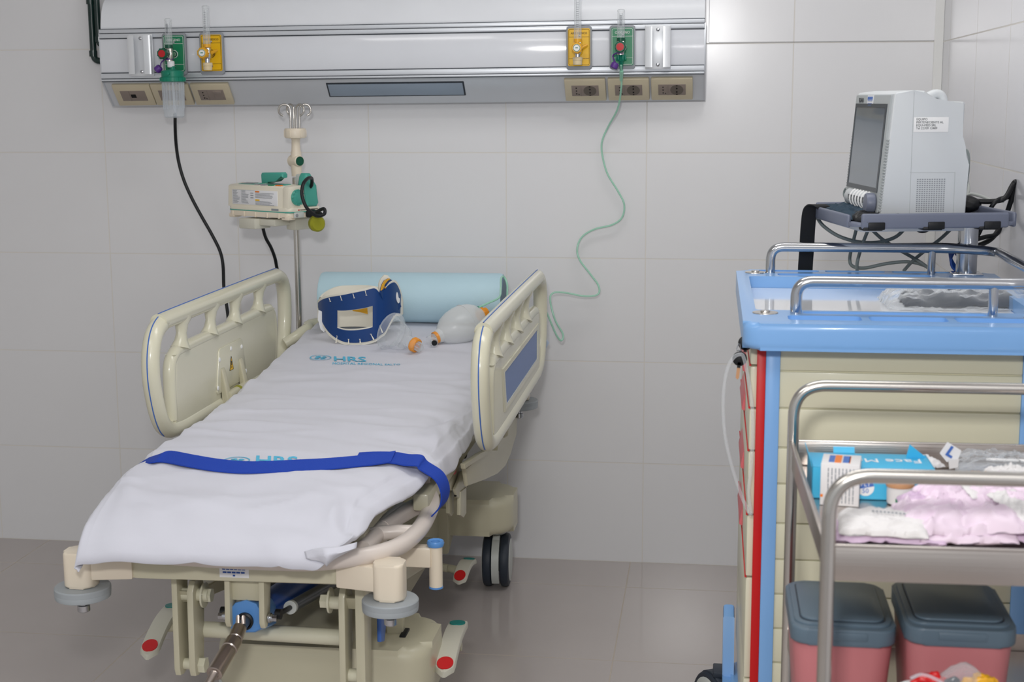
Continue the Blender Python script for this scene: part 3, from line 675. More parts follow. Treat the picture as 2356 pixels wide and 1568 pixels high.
# prints
def drape(me, dz=.0012):
    for v in me.vertices: v.co.z = topz(v.co.x, v.co.y)+dz+.003
    return me
def emblem(c, w, h):
    ms = []
    m = MB(); P = []
    for (a0, a1) in ((.25, PI+.5), (PI+.35, 2*PI+.1)):
        q = [(c.x+w*math.cos(a0+(a1-a0)*k/20), c.y+h*math.sin(a0+(a1-a0)*k/20)) for k in range(21)]
        m.grid([[Vector((x-(x-c.x)*.10, y-(y-c.y)*.13, 0)) for x, y in q], [Vector((x, y, 0)) for x, y in q]], wrap=False)
    for a in range(4):
        t = a*PI/2+.75
        for s in (-1, 1):
            x = c.x+w*.42*math.cos(t)+s*w*.09*math.sin(t); y = c.y+h*.42*math.sin(t)-s*h*.09*math.cos(t)
            m.grid([[Vector((x, y, 0)) for _ in range(10)], [Vector((x+w*.17*math.cos(k*2*PI/9), y+h*.17*math.sin(k*2*PI/9), 0)) for k in range(10)]], wrap=False)
        m.grid([[Vector((c.x-w*.02*math.sin(t), c.y+h*.05*math.cos(t), 0)), Vector((c.x+w*.06*math.sin(t), c.y-h*.05*math.cos(t), 0))], [Vector((c.x+w*.40*math.cos(t)-w*.1*math.sin(t), c.y+h*.4*math.sin(t)+h*.1*math.cos(t), 0)), Vector((c.x+w*.40*math.cos(t)+w*.1*math.sin(t), c.y+h*.4*math.sin(t)-h*.1*math.cos(t), 0))]], wrap=False)
    return m
def hrs(pe, pw, pl, pr, pt, pb, sl, sr, sy, only=False):
    """emblem centre px, its half width px, HRS left/right/top/bottom px"""
    c = onbed(*pe); e = onbed(pe[0]+pw, pe[1]); m = emblem(c, abs(e.x-c.x), abs(e.x-c.x)*.82); drape(me := m.mesh('e'))
    a, b = onbed(pl, pb), onbed(pr, pb); u = onbed(pl, pt); h = u.y-a.y
    t = text('HRS', 1, (0, 0, 0), (1, 0, 0), (0, 1, 0), 0, 'LEFT', bold=.02)
    def fit(t, x0, x1, y0, h, sk=-.28):
        xs = [v.co.x for v in t.vertices]; ys = [v.co.y for v in t.vertices]; mx, Mx, my, My = min(xs), max(xs), min(ys), max(ys)
        for v in t.vertices: k = (v.co.y-my)/(My-my); v.co.x = x0+(v.co.x-mx)/(Mx-mx)*(x1-x0)+k*h*sk; v.co.y = y0+k*h
        return t
    def cutd(t):   # subdivide long edges so that it follows the cloth
        bm = bmesh.new(); bm.from_mesh(t); bmesh.ops.triangulate(bm, faces=bm.faces)
        for _ in range(2):
            es = [e for e in bm.edges if e.calc_length() > .008]; bmesh.ops.subdivide_edges(bm, edges=es, cuts=1)
            bmesh.ops.triangulate(bm, faces=bm.faces)
        bm.to_mesh(t); bm.free(); return t
    fit(t, a.x, b.x, a.y, h); cutd(t); drape(t)
    ms = [me, t]
    if not only:
        p, q = onbed(sl, sy), onbed(sr, sy+1); t2 = text('HOSPITAL REGIONAL SALTO', 1, (0, 0, 0), (1, 0, 0), (0, 1, 0), 0, 'LEFT', bold=.01)
        fit(t2, p.x, q.x, p.y-.014, .018, -.2); cutd(t2); drape(t2); ms.append(t2)
    obj('printed_logo', join(*ms), 'logo_blue', sheet, smooth=False)
hrs((738, 826), 25, 769, 845, 822, 834, 768, 925, 838)
hrs((545, 1062), 31, 588, 690, 1051, 1067, 0, 0, 0, True)

# side rails -------------------------------------------------------------
def rail(x, s, bal, hinge, y0=-1.34, y1=-.235, name_label=''):
    """s = +1 outer side to +x"""
    loop = [(-1.225, .963), (-.90, .963), (-.55, .963), (-.31, .963)]
    O = [(y0+.14, .964), (y1-.20, .964), (y1-.07, .958), (y1-.018, .925), (y1-.006, .86), (y1-.02, .78), (y1-.07, .715), (y1-.15, .69), (y1-.35, .687), (y0+.30, .687), (y0+.14, .69), (y0+.075, .705), (y0+.035, .745), (y0+.008, .81), (y0, .86), (y0+.007, .905), (y0+.030, .940), (y0+.075, .959)]
    path = catmull([Vector((x, a, b)) for a, b in O], 5, True)
    r = obj('side_rail', MB().tube(path, .0215, n=18, closed=True, up=(1, 0, 0)), 'cream', bed)
    # body panel
    pa, pb = y0+.115, y1-.145
    pl = [(pa, .70), (pa+.005, .845), (pa+.03, .870), (pa+.07, .875), (pb-.07, .875), (pb-.02, .866), (pb, .84), (pb+.004, .76), (pb-.01, .70), (pb-.05, .683), (pa+.05, .683)]
    pl = [(v.x, v.y) for v in catmull([Vector((a, b, 0)) for a, b in pl], 4, True)]
    obj('body_panel', MB().prism(pl, X_(), x-.014, x+.014, .007, 3), 'cream', r)
    # edge roll of the panel: the fat rim
    rim = catmull([Vector((x, pa+.004, .715)), Vector((x, pa, .79)), Vector((x, pa+.004, .845)), Vector((x, pa+.03, .870)), Vector((x, pa+.09, .877)), Vector((x, (pa+pb)/2, .877)), Vector((x, pb-.08, .877)), Vector((x, pb-.02, .866)), Vector((x, pb, .835)), Vector((x, pb, .78)), Vector((x, pb-.01, .72))], 5)
    obj('panel_rim', MB().tube(rim, .0155, n=14, up=(1, 0, 0)), 'cream', r)
    m = MB()
    for yb in bal:
        m.tube([(x, yb-.01, .878), (x, yb-.004, .897), (x, yb, .916), (x, yb+.003, .938), (x, yb+.008, .958)], [.038, .025, .0195, .025, .038], n=14, up=(0, 1, 0), flat=.62)
    obj('baluster', m, 'cream', r)
    # pinstripe on the outer rim
    pin = []
    for i, p in enumerate(path):
        a, b = path[i-1], path[(i+1) % len(path)]; d = (b-a).normalized(); nn = d.cross(Vector((1, 0, 0)))
        if (p+nn*.01-Vector((x, (y0+y1)/2, .82))).length < (p-Vector((x, (y0+y1)/2, .82))).length: nn = -nn
        pin.append(p+nn*.0216)
    k0 = len(path)
    sel = [p for p in pin if not (p.z < .70 and p.y > y0+.13) and p.y < y1-.03]
    top_ = sorted([p for p in sel if p.z > .95 and p.y > y0+.06], key=lambda p: -p.y); rest = sorted([p for p in sel if not (p.z > .95 and p.y > y0+.06)], key=lambda p: -p.z); rest = [p for p in rest if p.y < y0+.2]
    obj('blue_pinstripe', MB().tube([pin[i % k0] for i in range(12, -36, -1)], .0015, n=6), 'line_blue', r)
    return r
rl = rail(.66, -1, (-1.13, -.915, -.715, -.50), True); lab(rl, 'left side rail seen from inside')
rr = rail(1.452, 1, (-1.16, -.97, -.78, -.59), False, -1.385, -.20); lab(rr, 'right side rail with blue outer panel')
for o_, s, x in ((rl, 1, .66), (rr, -1, 1.452)):
    xi = x+s*.0145
    m = MB().prism([(-.93, .725), (-.905, .83), (-.895, .836), (-.72, .836), (-.71, .83), (-.68, .725), (-.685, .718), (-.925, .718)], X_(), xi-.001, xi+s*.0025, .001)
    hp = obj('hinge_plate', m, 'cream', o_)
    m = MB()
    for y, z in ((-.905, .808), (-.72, .812), (-.925, .735), (-.69, .738), (-.81, .822)): m.lathe([(.0065, 0), (.006, .002), (.003, .0032), (.0001, .0034)], (xi+s*.002, y, z), (s, 0, 0), 12)
    obj('screw_cap', m, 'ink_white', hp)
    if s == 1:
        tri = MB().prism([(-.826, .764), (-.796, .764), (-.811, .800)], X_(), xi+.0022, xi+.0032); w = obj('warning_sticker', tri, 'plate_yellow', o_)
        m = MB().prism([(-.8135, .776), (-.8085, .776), (-.8075, .788), (-.8145, .788)], X_(), xi+.003, xi+.0036).box(xi+.003, xi+.0036, -.8135, -.8085, .770, .773)
        for a, b in (((-.8265, .7635), (-.7955, .7635)), ((-.7955, .7635), (-.811, .801)), ((-.811, .801), (-.8265, .7635))): m.tube([(xi+.003, *a), (xi+.003, *b)], .0008, n=5)
        obj('warning_mark', m, 'black', w)
    m = MB()
    for y in (-.885, -.735):
        m.prism([(.775, 0), (.782, .004), (.775, .008), (.70, .022), (.60, .040), (.58, .040), (.58, .018), (.70, .004)], lambda a, b, t: Vector((xi+s*b, t, a)), y-.013, y+.013, .002)
    m.cyl((xi+s*.016, -.89, .705), (xi+s*.016, -.72, .705), .013).box(xi-.0, xi+s*.03, -.825, -.785, .60, .70, .006)
    obj('hinge_arm', m, 'cream_dark', o_)
    m = MB().box(xi-s*.012, xi+s*.002, -.842, -.768, .712, .748, .004) if 0 else MB().cyl((xi+s*.016, -.812, .705), (xi+s*.016, -.798, .705), .0145)
    obj('spring_pin', m, 'olive', o_)
# blue outer panel on the right rail
xo = 1.452+.0142
fr = [(-1.125, .835), (-.40, .835), (-.405, .735), (-1.09, .735)]
m = MB()
F2 = [(-1.14, .842), (-.395, .842), (-.40, .728), (-1.105, .728)]; F1 = [(-1.105, .828), (-.425, .828), (-.43, .742), (-1.075, .742)]
ro = [Vector((xo, a, b)) for a, b in F2]; rm = [Vector((xo+.004, a*.985+.015*-.75, b*.985+.015*.785)) for a, b in F2]; ri = [Vector((xo+.0035, a, b)) for a, b in F1]; rd = [Vector((xo+.0003, a, b)) for a, b in F1]
m.skin([[m.bm.verts.new(p) for p in q] for q in (ro, rm, ri, rd)], caps=False); obj('panel_frame', m, 'cream', rr)
obj('blue_panel', MB().prism(F1, X_(), xo-.002, xo+.0012), 'panel_blue', rr)

# deck, frame ------------------------------------------------------------
m = MB()
m.box(.80, 1.24, -1.76, -.18, .575, .60, .006)
for x in (.765, 1.335): m.box(x-.018, x+.018, -1.5, -.16, .585, .625, .006)
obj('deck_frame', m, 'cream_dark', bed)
dk = [(-.12, .665), (-.12, .69), (-1.0, .632), (-1.45, .632), (-1.78, .585), (-1.78, .57), (-1.45, .605), (-1.0, .605)]
obj('deck_panel', MB().prism(dk, X_(), .79, 1.20, .004), 'tube_white', bed)
m = MB()
for k in range(3): m.box(.78, 1.32, -.30-.3*k, -.27-.3*k, .55, .585, .004)
obj('deck_rib', m, 'cream_dark', bed)
# moulded white foot frame
fz = .578
Q = lambda a, b, z=fz: at(a, b, 'z', z)
outer = [Q(955, 1095, .64), Q(975, 1118, .615), Q(993, 1150, .59), Q(984, 1185), Q(962, 1220), Q(925, 1252), Q(870, 1272), Q(800, 1284), Q(720, 1292), Q(600, 1290), Q(480, 1284), Q(360, 1275), Q(280, 1262), Q(235, 1235)]
fo = obj('foot_frame', MB().tube(outer, .0185, n=16, smooth=6), 'tube_white', bed)
m = MB().tube([Q(988, 1152), Q(950, 1168), Q(915, 1190), Q(880, 1215)], [.022, .019, .018, .018], n=14)
m.tube([Q(948, 1225), Q(915, 1222, .585), Q(880, 1225, .58), Q(850, 1232)], [.017, .015, .016, .017], n=14)
m.tube([Q(925, 1170), Q(895, 1195), Q(865, 1232), Q(835, 1262)], .017, n=14)
m.tube([Q(985, 1140, .595), Q(972, 1110, .62), Q(975, 1085, .64)], .018, n=14)
obj('brace', m, 'tube_white', fo)
# end beam with bumpers
m = MB().prism([(.735, .558), (.735, .520), (.80, .514), (1.27, .517), (1.272, .560)], XZ(-1.80), -.012, .045, .003)
obj('end_beam', m, 'cream_dark', bed)
st = obj('serial_sticker', MB().box(.978, 1.040, -1.8135, -1.8118, .524, .552), 'label_white', bed)
m = MB(); random.seed(2)
for z, a, b, n in ((.5425, .984, 1.034, 6), (.5355, .985, 1.033, 5), (.529, 1.006, 1.012, 1)):
    w = (b-a)/n
    for k in range(n): m.box(a+k*w, a+k*w+w*.82, -1.8142, -1.8134, z-.0022, z+(.004 if z > .54 else .0012))
obj('printing', m, 'deep_blue', st)
def bumper(x, s, y=-1.815, z=.49, zt=.572):
    m = MB().prism(rrect(.062, .060, .016, 5, x, y), lambda a, b, t: Vector((a, b, t)), z+.006, zt, .006, 3)
    m.prism([(x-s*.02, y-.022), (x-s*.11, y-.003), (x-s*.11, y+.04), (x-s*.02, y+.03)], lambda a, b, t: Vector((a, b, t)), z+.022, zt-.008, .004)
    p = obj('bumper_post', m, 'cream_light', bed)
    obj('bumper_disc', MB().lathe([(.052, -.021), (.0565, -.019), (.0575, -.009), (.0572, -.0085), (.0572, -.0078), (.0575, -.0075), (.0575, .002), (.0555, .0045), (.0001, .006)], (x, y, z), n=40), 'grey_rubber', p)
    obj('bolt', MB().lathe([(.011, -.052), (.013, -.050), (.013, -.038), (.0085, -.037), (.0085, -.018)], (x, y, z), n=14), 'chrome', p)
bumper(.682, -1); bumper(1.334, 1)
bumper(.70, -1, -.14, .575, .64); bumper(1.392, 1, -.25, .578, .64)
# infusion sleeve holder at the right foot corner
p = [at(a, b, 'y', -1.62) for a, b in ((985, 1250), (1002, 1250), (1002, 1350))]
xs, ys = p[1].x, -1.62; z1, z0 = p[1].z, p[2].z
m = MB().cyl((xs, ys, z0+.003), (xs, ys, z1-.003), .0145, n=24)
m.box(1.27, xs-.008, ys-.016, ys+.016, z1-.050, z1-.006, .004).box(1.22, 1.28, ys-.03, ys+.03, z1-.075, z1+.01, .004)
sl = obj('infusion_sleeve', m, 'cream_light', bed)
obj('collar_ring', MB().lathe([(.010, .004), (.017, .006), (.019, .001), (.017, -.006), (.010, -.006), (.010, .004)], (xs, ys, z1+.001), n=24, caps=False), 'part_blue', sl)
obj('collar_ring', MB().cyl((xs, ys, z0-.001), (xs, ys, z0+.003), .0152), 'part_blue', sl)
# actuator bracket, actuator, crank
m = MB()
for x0, x1 in ((.982, .994), (1.055, 1.067)): m.prism([(-1.80, .52), (-1.805, .425), (-1.797, .412), (-1.785, .412), (-1.765, .43), (-1.75, .52)], X_(), x0, x1, .002)
m.box(.99, 1.06, -1.785, -1.77, .466, .52, .001)
br = obj('actuator_bracket', m, 'cream_dark', bed)
m = MB()
for x, s in ((.980, -1), (1.069, 1)):
    m.cyl((x, -1.783, .430), (x+s*.005, -1.783, .430), .0105).cyl((x+s*.005, -1.783, .430), (x+s*.009, -1.783, .430), .0085).cyl((x+s*.009, -1.783, .430), (x+s*.018, -1.783, .430), .0075, n=6)
obj('bolt', m, 'chrome', br)
ac = MB().prism([(.988, .405), (.988, .447), (1.0, .462), (1.024, .469), (1.046, .462), (1.054, .447), (1.054, .408), (1.04, .399), (1.01, .397)], lambda a, b, t: Vector((a, -1.79+t, b-t*.25)), 0, .11, .004)
act = obj('actuator', ac, 'part_blue', bed)
ac = MB().cyl((1.022, -1.70, .41), (1.06, -.9, .33), .032)
obj('actuator_tube', ac, 'deep_blue', act)
obj('crank_socket', MB().lathe([(.018, -.004), (.0185, .004), (.015, .006), (.011, -.003)], (1.021, -1.792, .424), (0, -1, 0), 24), 'black', act)
c0 = Vector((1.021, -1.79, .424)); c1 = at(553, 1440, 'y', -1.83); c2 = at(541, 1470, 'y', -1.865); c3 = at(493, 1549, 'y', -1.96); c4 = at(470, 1585, 'y', -2.0)
ch = obj('crank_handle', MB().cyl(c0+Vector((0, .01, 0)), c1, .0125), 'spring_grey', act)
m = MB().lathe([(.0095, 0), (.0145, .006), (.0145, .002+(c2-c1).length*.9), (.013, (c2-c1).length)], c1, c2-c1, 24)
d = (c3-c2).normalized(); L_ = (c3-c2).length
m.lathe([(.012, 0), (.0165, .004), (.0165, L_*.28), (.0148, L_*.30), (.0148, L_*.34), (.0165, L_*.36), (.0165, L_), (.0150, L_+.001), (.010, L_+.001), (.0085, L_+.003), (.0075, L_+.05)], c2, d, 24)
for s in (-1, 1): m.tube([c1+Vector((s*.006, 0, .006)), c1+Vector((s*.006, .004, .018)), c0*.5+c1*.5], .0045, n=8)
obj('grip', m, 'steel_dark', ch)
# gas springs
for (a, b, s) in (((1.085, -1.765, .432), (1.10, -1.0, .30), 1), ((.965, -1.76, .43), (.96, -1.0, .30), -1)):
    a, b = Vector(a), Vector(b); d = (b-a).normalized()
    g = obj('gas_spring', MB().cyl(a+d*.085, b, .0135, n=20), 'spring_grey', bed)
    obj('rod', MB().cyl(a, a+d*.09, .0055).cyl(a-Vector((.006, 0, 0)), a+Vector((.006, 0, 0)), .011), 'black', g)
    obj('gland', MB().lathe([(.0145, 0), (.0145, .012), (.0085, .014)][::-1], a+d*.094, -d, 20) if 0 else MB().lathe([(.0085, -.001), (.0145, 0), (.0145, .012)], a+d*.078, d, 20), 'ink_white' if 0 else 'wheel_grey', g)
# lifting linkage plates, pins, cross bar
def plate(x0, x1, zb, zt, y0=-1.745, y1=-1.69, m_='cream_dark', sk=0):
    o = [(y0, zb+.02), (y0+.006, zb+.004), (y0+.022, zb), (y1+sk, zb+.006), (y1+.02+sk, zt-.03), (y1+.01+sk, zt), (y0+.02+sk, zt), (y0+.004+sk, zt-.02)]
    return obj('linkage_plate', MB().prism(o, X_(), x0, x1, .0022), m_, bed)
plate(.845, .858, .272, .60, sk=.0); plate(.878, .892, .272, .482)
plate(1.206, 1.220, .262, .482); plate(1.242, 1.262, .23, .60)
m = MB()
m.cyl((.85, -1.71, .447), (.915, -1.71, .447), .0135).cyl((.85, -1.715, .293), (.884, -1.715, .293), .0125).cyl((1.18, -1.71, .442), (1.21, -1.71, .442), .0135).cyl((1.212, -1.715, .285), (1.25, -1.715, .285), .0145)
obj('pivot_pin', m, 'cream', bed)
m = MB()
for x in (.904, 1.180): m.cyl((x-.002, -1.705, .445), (x+.002, -1.705, .445), .027, n=28)
obj('washer', m, 'cream', bed)
m = MB()
m.cyl((.906, -1.705, .445), (.921, -1.705, .445), .0155, n=6).cyl((.890, -1.715, .292), (.906, -1.715, .292), .0175, n=6).cyl((1.160, -1.705, .443), (1.178, -1.705, .443), .0155, n=6)
obj('hex_nut', m, 'cream', bed)
obj('cross_bar', MB().cyl((.86, -1.672, .356), (1.215, -1.672, .351), .0175, n=28), 'cream', bed)
m = MB()
for x in (.87, 1.23):
    m.prism([(-1.73, .46), (-1.71, .43), (-1.0, .29), (-.9, .29), (-.9, .34), (-1.0, .34)], X_(), x-.018, x+.018, .004)
m.prism([(-.35, .30), (-.40, .30), (-.95, .58), (-.90, .60)], X_(), .87, .90, .003).prism([(-.35, .30), (-.40, .30), (-.95, .58), (-.90, .60)], X_(), 1.20, 1.23, .003)
obj('lift_arm', m, 'cream_dark', bed)
m = MB().box(.872, .878, -1.60, -1.595, .0, .01) if 0 else MB().prism([(-1.66, .34), (-1.66, .50), (-1.60, .50), (-1.60, .38), (-1.63, .33)], X_(), 1.268, 1.278, .003)
m.prism([(-1.67, .30), (-1.67, .42), (-1.65, .42), (-1.65, .30)], X_(), 1.228, 1.236, .002)
obj('blue_guard', m, 'line_blue', bed)
# chassis covers
def roundbox(x0, x1, y0, y1, z0, z1, r, bev):
    return MB().prism(rrect(x1-x0, y1-y0, r, 8, (x0+x1)/2, (y0+y1)/2), lambda a, b, t: Vector((a, b, t)), z0, z1, bev, 5)
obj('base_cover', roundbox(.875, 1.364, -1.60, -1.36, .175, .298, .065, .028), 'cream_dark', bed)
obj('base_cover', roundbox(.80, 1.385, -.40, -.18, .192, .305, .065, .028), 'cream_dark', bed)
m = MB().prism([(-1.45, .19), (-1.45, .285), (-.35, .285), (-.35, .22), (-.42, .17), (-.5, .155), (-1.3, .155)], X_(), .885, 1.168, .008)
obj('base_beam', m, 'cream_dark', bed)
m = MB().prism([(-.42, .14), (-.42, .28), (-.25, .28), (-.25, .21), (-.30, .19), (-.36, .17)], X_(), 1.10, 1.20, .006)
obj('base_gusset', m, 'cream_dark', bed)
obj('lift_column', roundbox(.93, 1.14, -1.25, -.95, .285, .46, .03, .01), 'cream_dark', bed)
obj('column_post', MB().box(1.252, 1.290, -1.50, -1.47, .28, .42, .004), 'cream_dark', bed)
obj('column_slot', MB().box(1.286, 1.300, -1.52, -1.47, .286, .303, .002), 'black', bed)
# casters
def caster(x, y, rot, top):
    R = .0825; T = Matrix.Translation((x, y, R)) @ Matrix.Rotation(rot, 4, 'Z')
    m = MB().lathe([(.022, R+.0), (.028, R+.004), (.028, top-R)], (0, 0, 0), n=24)
    m.prism([(-.03, .0), (-.05, .06), (-.03, R+.002), (.03, R+.002), (.05, .06), (.03, 0)], X_(), -.011, .011, .003)
    c = obj('caster', m.xf(T), 'wheel_grey', bed)
    for s in (-1, 1):
        w = MB().lathe([(.045, .012), (.074, .0125), (.081, .016), (.0825, .022), (.0825, .030), (.080, .037), (.074, .040), (.066, .041)], (0, 0, 0), (s, 0, 0), 48)
        wo = obj('wheel', w.xf(T), 'tyre', c)
        obj('hub_cap', MB().lathe([(.0665, .040), (.064, .0425), (.02, .044), (.0001, .044)], (0, 0, 0), (s, 0, 0), 36).xf(T), 'wheel_grey', wo)
        obj('inner_disc', MB().lathe([(.070, .0118), (.070, .0128), (.0001, .0128)], (0, 0, 0), (s, 0, 0), 36).xf(T), 'wheel_grey', wo)
    obj('mudguard', MB().prism([(.0835*math.cos(a), .0835*math.sin(a)) for a in [PI*(1.25-1.5*k/24) for k in range(25)]]+[(.078*math.cos(a), .078*math.sin(a)) for a in [PI*(-.25+1.5*k/24) for k in range(25)]], X_(), -.0112, .0112).xf(T), 'wheel_grey', c)
caster(1.325, -.275, .05, .195); caster(1.318, -1.49, .4, .18); caster(.90, -.29, 0, .195); caster(.895, -1.53, .5, .19)
# brake pedals
def pedal(p0, p1, w, mid=.02, lab_=None):
    p0, p1 = Vector(p0), Vector(p1); d = p1-p0; side = d.cross(Vector((0, 0, 1))).normalized()
    n = 14; R_ = []
    for i in range(n+1):
        k = i/n; c = p0+d*k+Vector((0, 0, mid*math.sin(PI*k))); ww = w*(math.sqrt(max(0.02, 1-(1-k/.12)**2)) if k < .12 else (1 if k < .96 else .93)); th = .009
        R_.append([c+side*(ww/2*a)+Vector((0, 0, b*th)) for a, b in ((-1, -.6), (-1, .3), (-.9, .8), (0, 1), (.9, .8), (1, .3), (1, -.6))])
    o = obj('brake_pedal', MB().grid(R_, wrap=True, caps=True), 'pedal_grey', bed, ang=50)
    def disc(k, m_, nm):
        c = p0+d*k+Vector((0, 0, mid*math.sin(PI*k)+.0093)); t = (d.normalized()+Vector((0, 0, mid*PI*math.cos(PI*k)/d.length))).normalized()
        obj(nm, MB().prism([(w*.40*math.cos(a*PI/12), w*.46*math.sin(a*PI/12)) for a in range(24)], lambda a, b, tt: c+side*a+t*b+side.cross(t)*tt, -.0012, .0012), m_, o)
    disc(.11, 'pedal_red', 'red_pad'); disc(.90, 'pedal_green', 'green_pad')
    return o
pa = at(1020, 1546, 'z', .205); pb = at(1052, 1436, 'z', .235)
pedal(at(1020, 1553, 'z', .215), at(1056, 1434, 'z', .24), .047, .018)
pedal(at(338, 1512, 'z', .215), at(404, 1394, 'z', .25), .045, .018)
pedal(at(1055, 1340, 'z', .10), at(1082, 1290, 'z', .125), .042, .018)
m = MB().cyl((.875, -1.36, .235), (.66, -1.36, .235), .011).cyl((1.36, -1.36, .22), (1.40, -1.36, .22), .010)
m.cyl(at(1012, 1303, 'z', .10), at(1062, 1312, 'z', .10), .012).cyl((1.15, -.45, .11), (1.20, -.45, .105), .012)
obj('pedal_shaft', m, 'cream_dark', bed)
# lift arm of the backrest and hanger bracket on the right
def poly(px, x0, x1, m_, nm, bev=.004, par=bed):
    o = [(p.y, p.z) for p in (at(a, b, 'x', (x0+x1)/2) for a, b in px)]
    return obj(nm, MB().prism(o, X_(), x0, x1, bev), m_, par)
poly([(1072, 1118), (1110, 1102), (1140, 1088), (1158, 1070), (1170, 1048), (1184, 1000), (1186, 955), (1172, 960), (1150, 985), (1128, 1016), (1104, 1046), (1066, 1074)], 1.372, 1.385, 'cream_dark', 'backrest_support', .006)
poly([(1064, 1066), (1100, 1042), (1118, 1034), (1135, 1012), (1142, 1016), (1122, 1044), (1100, 1054), (1066, 1078)], 1.385, 1.398, 'cream_dark', 'support_flange', .003)
hb_ = poly([(1060, 1050), (1062, 1088), (1036, 1128), (1030, 1124), (1030, 1075)], 1.335, 1.343, 'cream_dark', 'hanger_bracket', .002)
poly([(1044, 1125), (1060, 1085), (1075, 1076), (1073, 1110), (1068, 1135), (1060, 1146), (1050, 1144), (1045, 1130)], 1.345, 1.352, 'cream_dark', 'link_plate', .002)
poly([(1029, 1110), (1040, 1115), (1040, 1180), (1035, 1187), (1030, 1180)], 1.322, 1.332, 'cream_dark', 'hanger_arm', .002)
poly([(1056, 1130), (1069, 1120), (1069, 1180), (1063, 1190), (1055, 1184)], 1.345, 1.355, 'cream_dark', 'hanger_arm', .002)
for (a, b, m_, r) in ((1053, 1078, 'handle_red', .011), (1063, 1111, 'olive', .010), (1077, 1041, 'black', .012), (1055, 1135, 'black_hole', .006)):
    p = at(a, b, 'x', 1.355); obj('pivot_bolt', MB().lathe([(r*1.3, 0), (r*1.3, .003), (r, .006), (.0001, .007)], (1.345, p.y, p.z), (1, 0, 0), 20), m_, bed)
# push handle at the head, left
obj('push_handle', MB().tube([at(655, 790, 'y', -.3), at(680, 775, 'y', -.28), at(705, 757, 'y', -.24), at(740, 742, 'y', -.18), (1.05, -.06, .80), (1.35, -.12, .77), (1.40, -.3, .70)], .017, n=14, smooth=6), 'cream', bed)
m = MB().prism([(-.30, .70), (-.34, .62), (-.30, .60), (-.12, .60), (-.10, .66), (-.14, .72)], X_(), 1.30, 1.345, .01)
obj('head_bracket', m, 'cream_dark', bed)

hq = [at(a, b, 'y', -.16) for a, b in ((1225, 760), (1243, 766), (1262, 790), (1256, 802), (1240, 832), (1222, 845))]
m = MB(); A = [m.bm.verts.new(p) for p in hq]; B_ = [m.bm.verts.new(p+Vector((0, .02, 0))) for p in hq]; m.skin([A, B_])
obj('head_panel', m, 'head_blue', bed)
# restraint strap ---------------------------------------------------------
def ons(a, b, dz=.004):
    p = onbed(a, b); p.z += dz+.003; return p
L1 = [at(336, 1098, 'y', -1.53), at(334, 1080, 'y', -1.54), ons(349, 1062, .003), ons(385, 1062), ons(440, 1072), ons(500, 1082), ons(560, 1087), ons(620, 1086), ons(680, 1083), ons(740, 1080), ons(800, 1075), ons(860, 1069), ons(905, 1062, .012)]
# keep a believable belt: follow the cloth, 45 mm wide
wv = [Vector((0.0, .050, .012)) for _ in L1]; wv[0] = Vector((.0, .05, .0)); wv[1] = Vector((.0, .05, .0)); wv[2] = Vector((.0, .052, .006))
st = thing('restraint_strap', (1.05, -1.56, .71), 'blue webbing restraint strap lying across the white sheet near the foot', 'strap')
L1[0].x = .712; L1[0].z = .655; L1[1].x = .706; L1[1].z = .685
for p in L1[2:]: p.z = lerp(TOP, p.y)+.0120
L1[2].x += .01; L1[2].z -= .004
obj('long_end', MB().strip(L1, wv, .003, smooth=5), 'strap_blue', st)
L2 = [ons(820, 1062), ons(860, 1060), ons(905, 1061), ons(935, 1066, .003), ons(965, 1068)]
for p in L2: p.z = lerp(TOP, p.y)+.0085
L2 += [Vector((1.352, -1.545, .702)), Vector((1.385, -1.545, .680)), Vector((1.398, -1.54, .648)), Vector((1.392, -1.53, .615)), Vector((1.372, -1.52, .59))]
obj('short_end', MB().strip(L2, [Vector((0, .055, .010))]*5+[Vector((.008, .052, .004))]*5, .003, smooth=5), 'strap_blue', st)

# ---------------------------------------------------------------- things on the stretcher
# bolster
b0, b1 = at(741, 690, 'y', -.215), at(1158, 692, 'y', -.215); BR = .0765
zb = lerp(TOP, -.215)+BR+.004
bo = thing('bolster', ((b0.x+b1.x)/2, -.215, zb), 'light blue cylindrical bolster lying at the head of the stretcher', 'bolster')
m = MB().lathe([(BR-.012, 0), (BR-.003, .003), (BR, .012), (BR, b1.x-b0.x-.010), (BR-.003, b1.x-b0.x-.002), (BR-.010, b1.x-b0.x)], (b0.x, -.215, zb), (1, .02, 0), 56)
obj('cover', m, 'bolster', bo)
obj('end_disc', MB().lathe([(BR-.006, -.001), (BR-.010, .003), (.0001, .004)], (b1.x, -.206, zb), (1, .02, 0), 48), 'bolster_end', bo)

# cervical collar: a band on a bent ellipse, opened as in the photo
cc = onbed(822, 770); cc.z = 0
col = thing('cervical_collar', (cc.x, cc.y, .78), 'navy and white rigid cervical collar standing open on the sheet by the bolster', 'cervical collar')
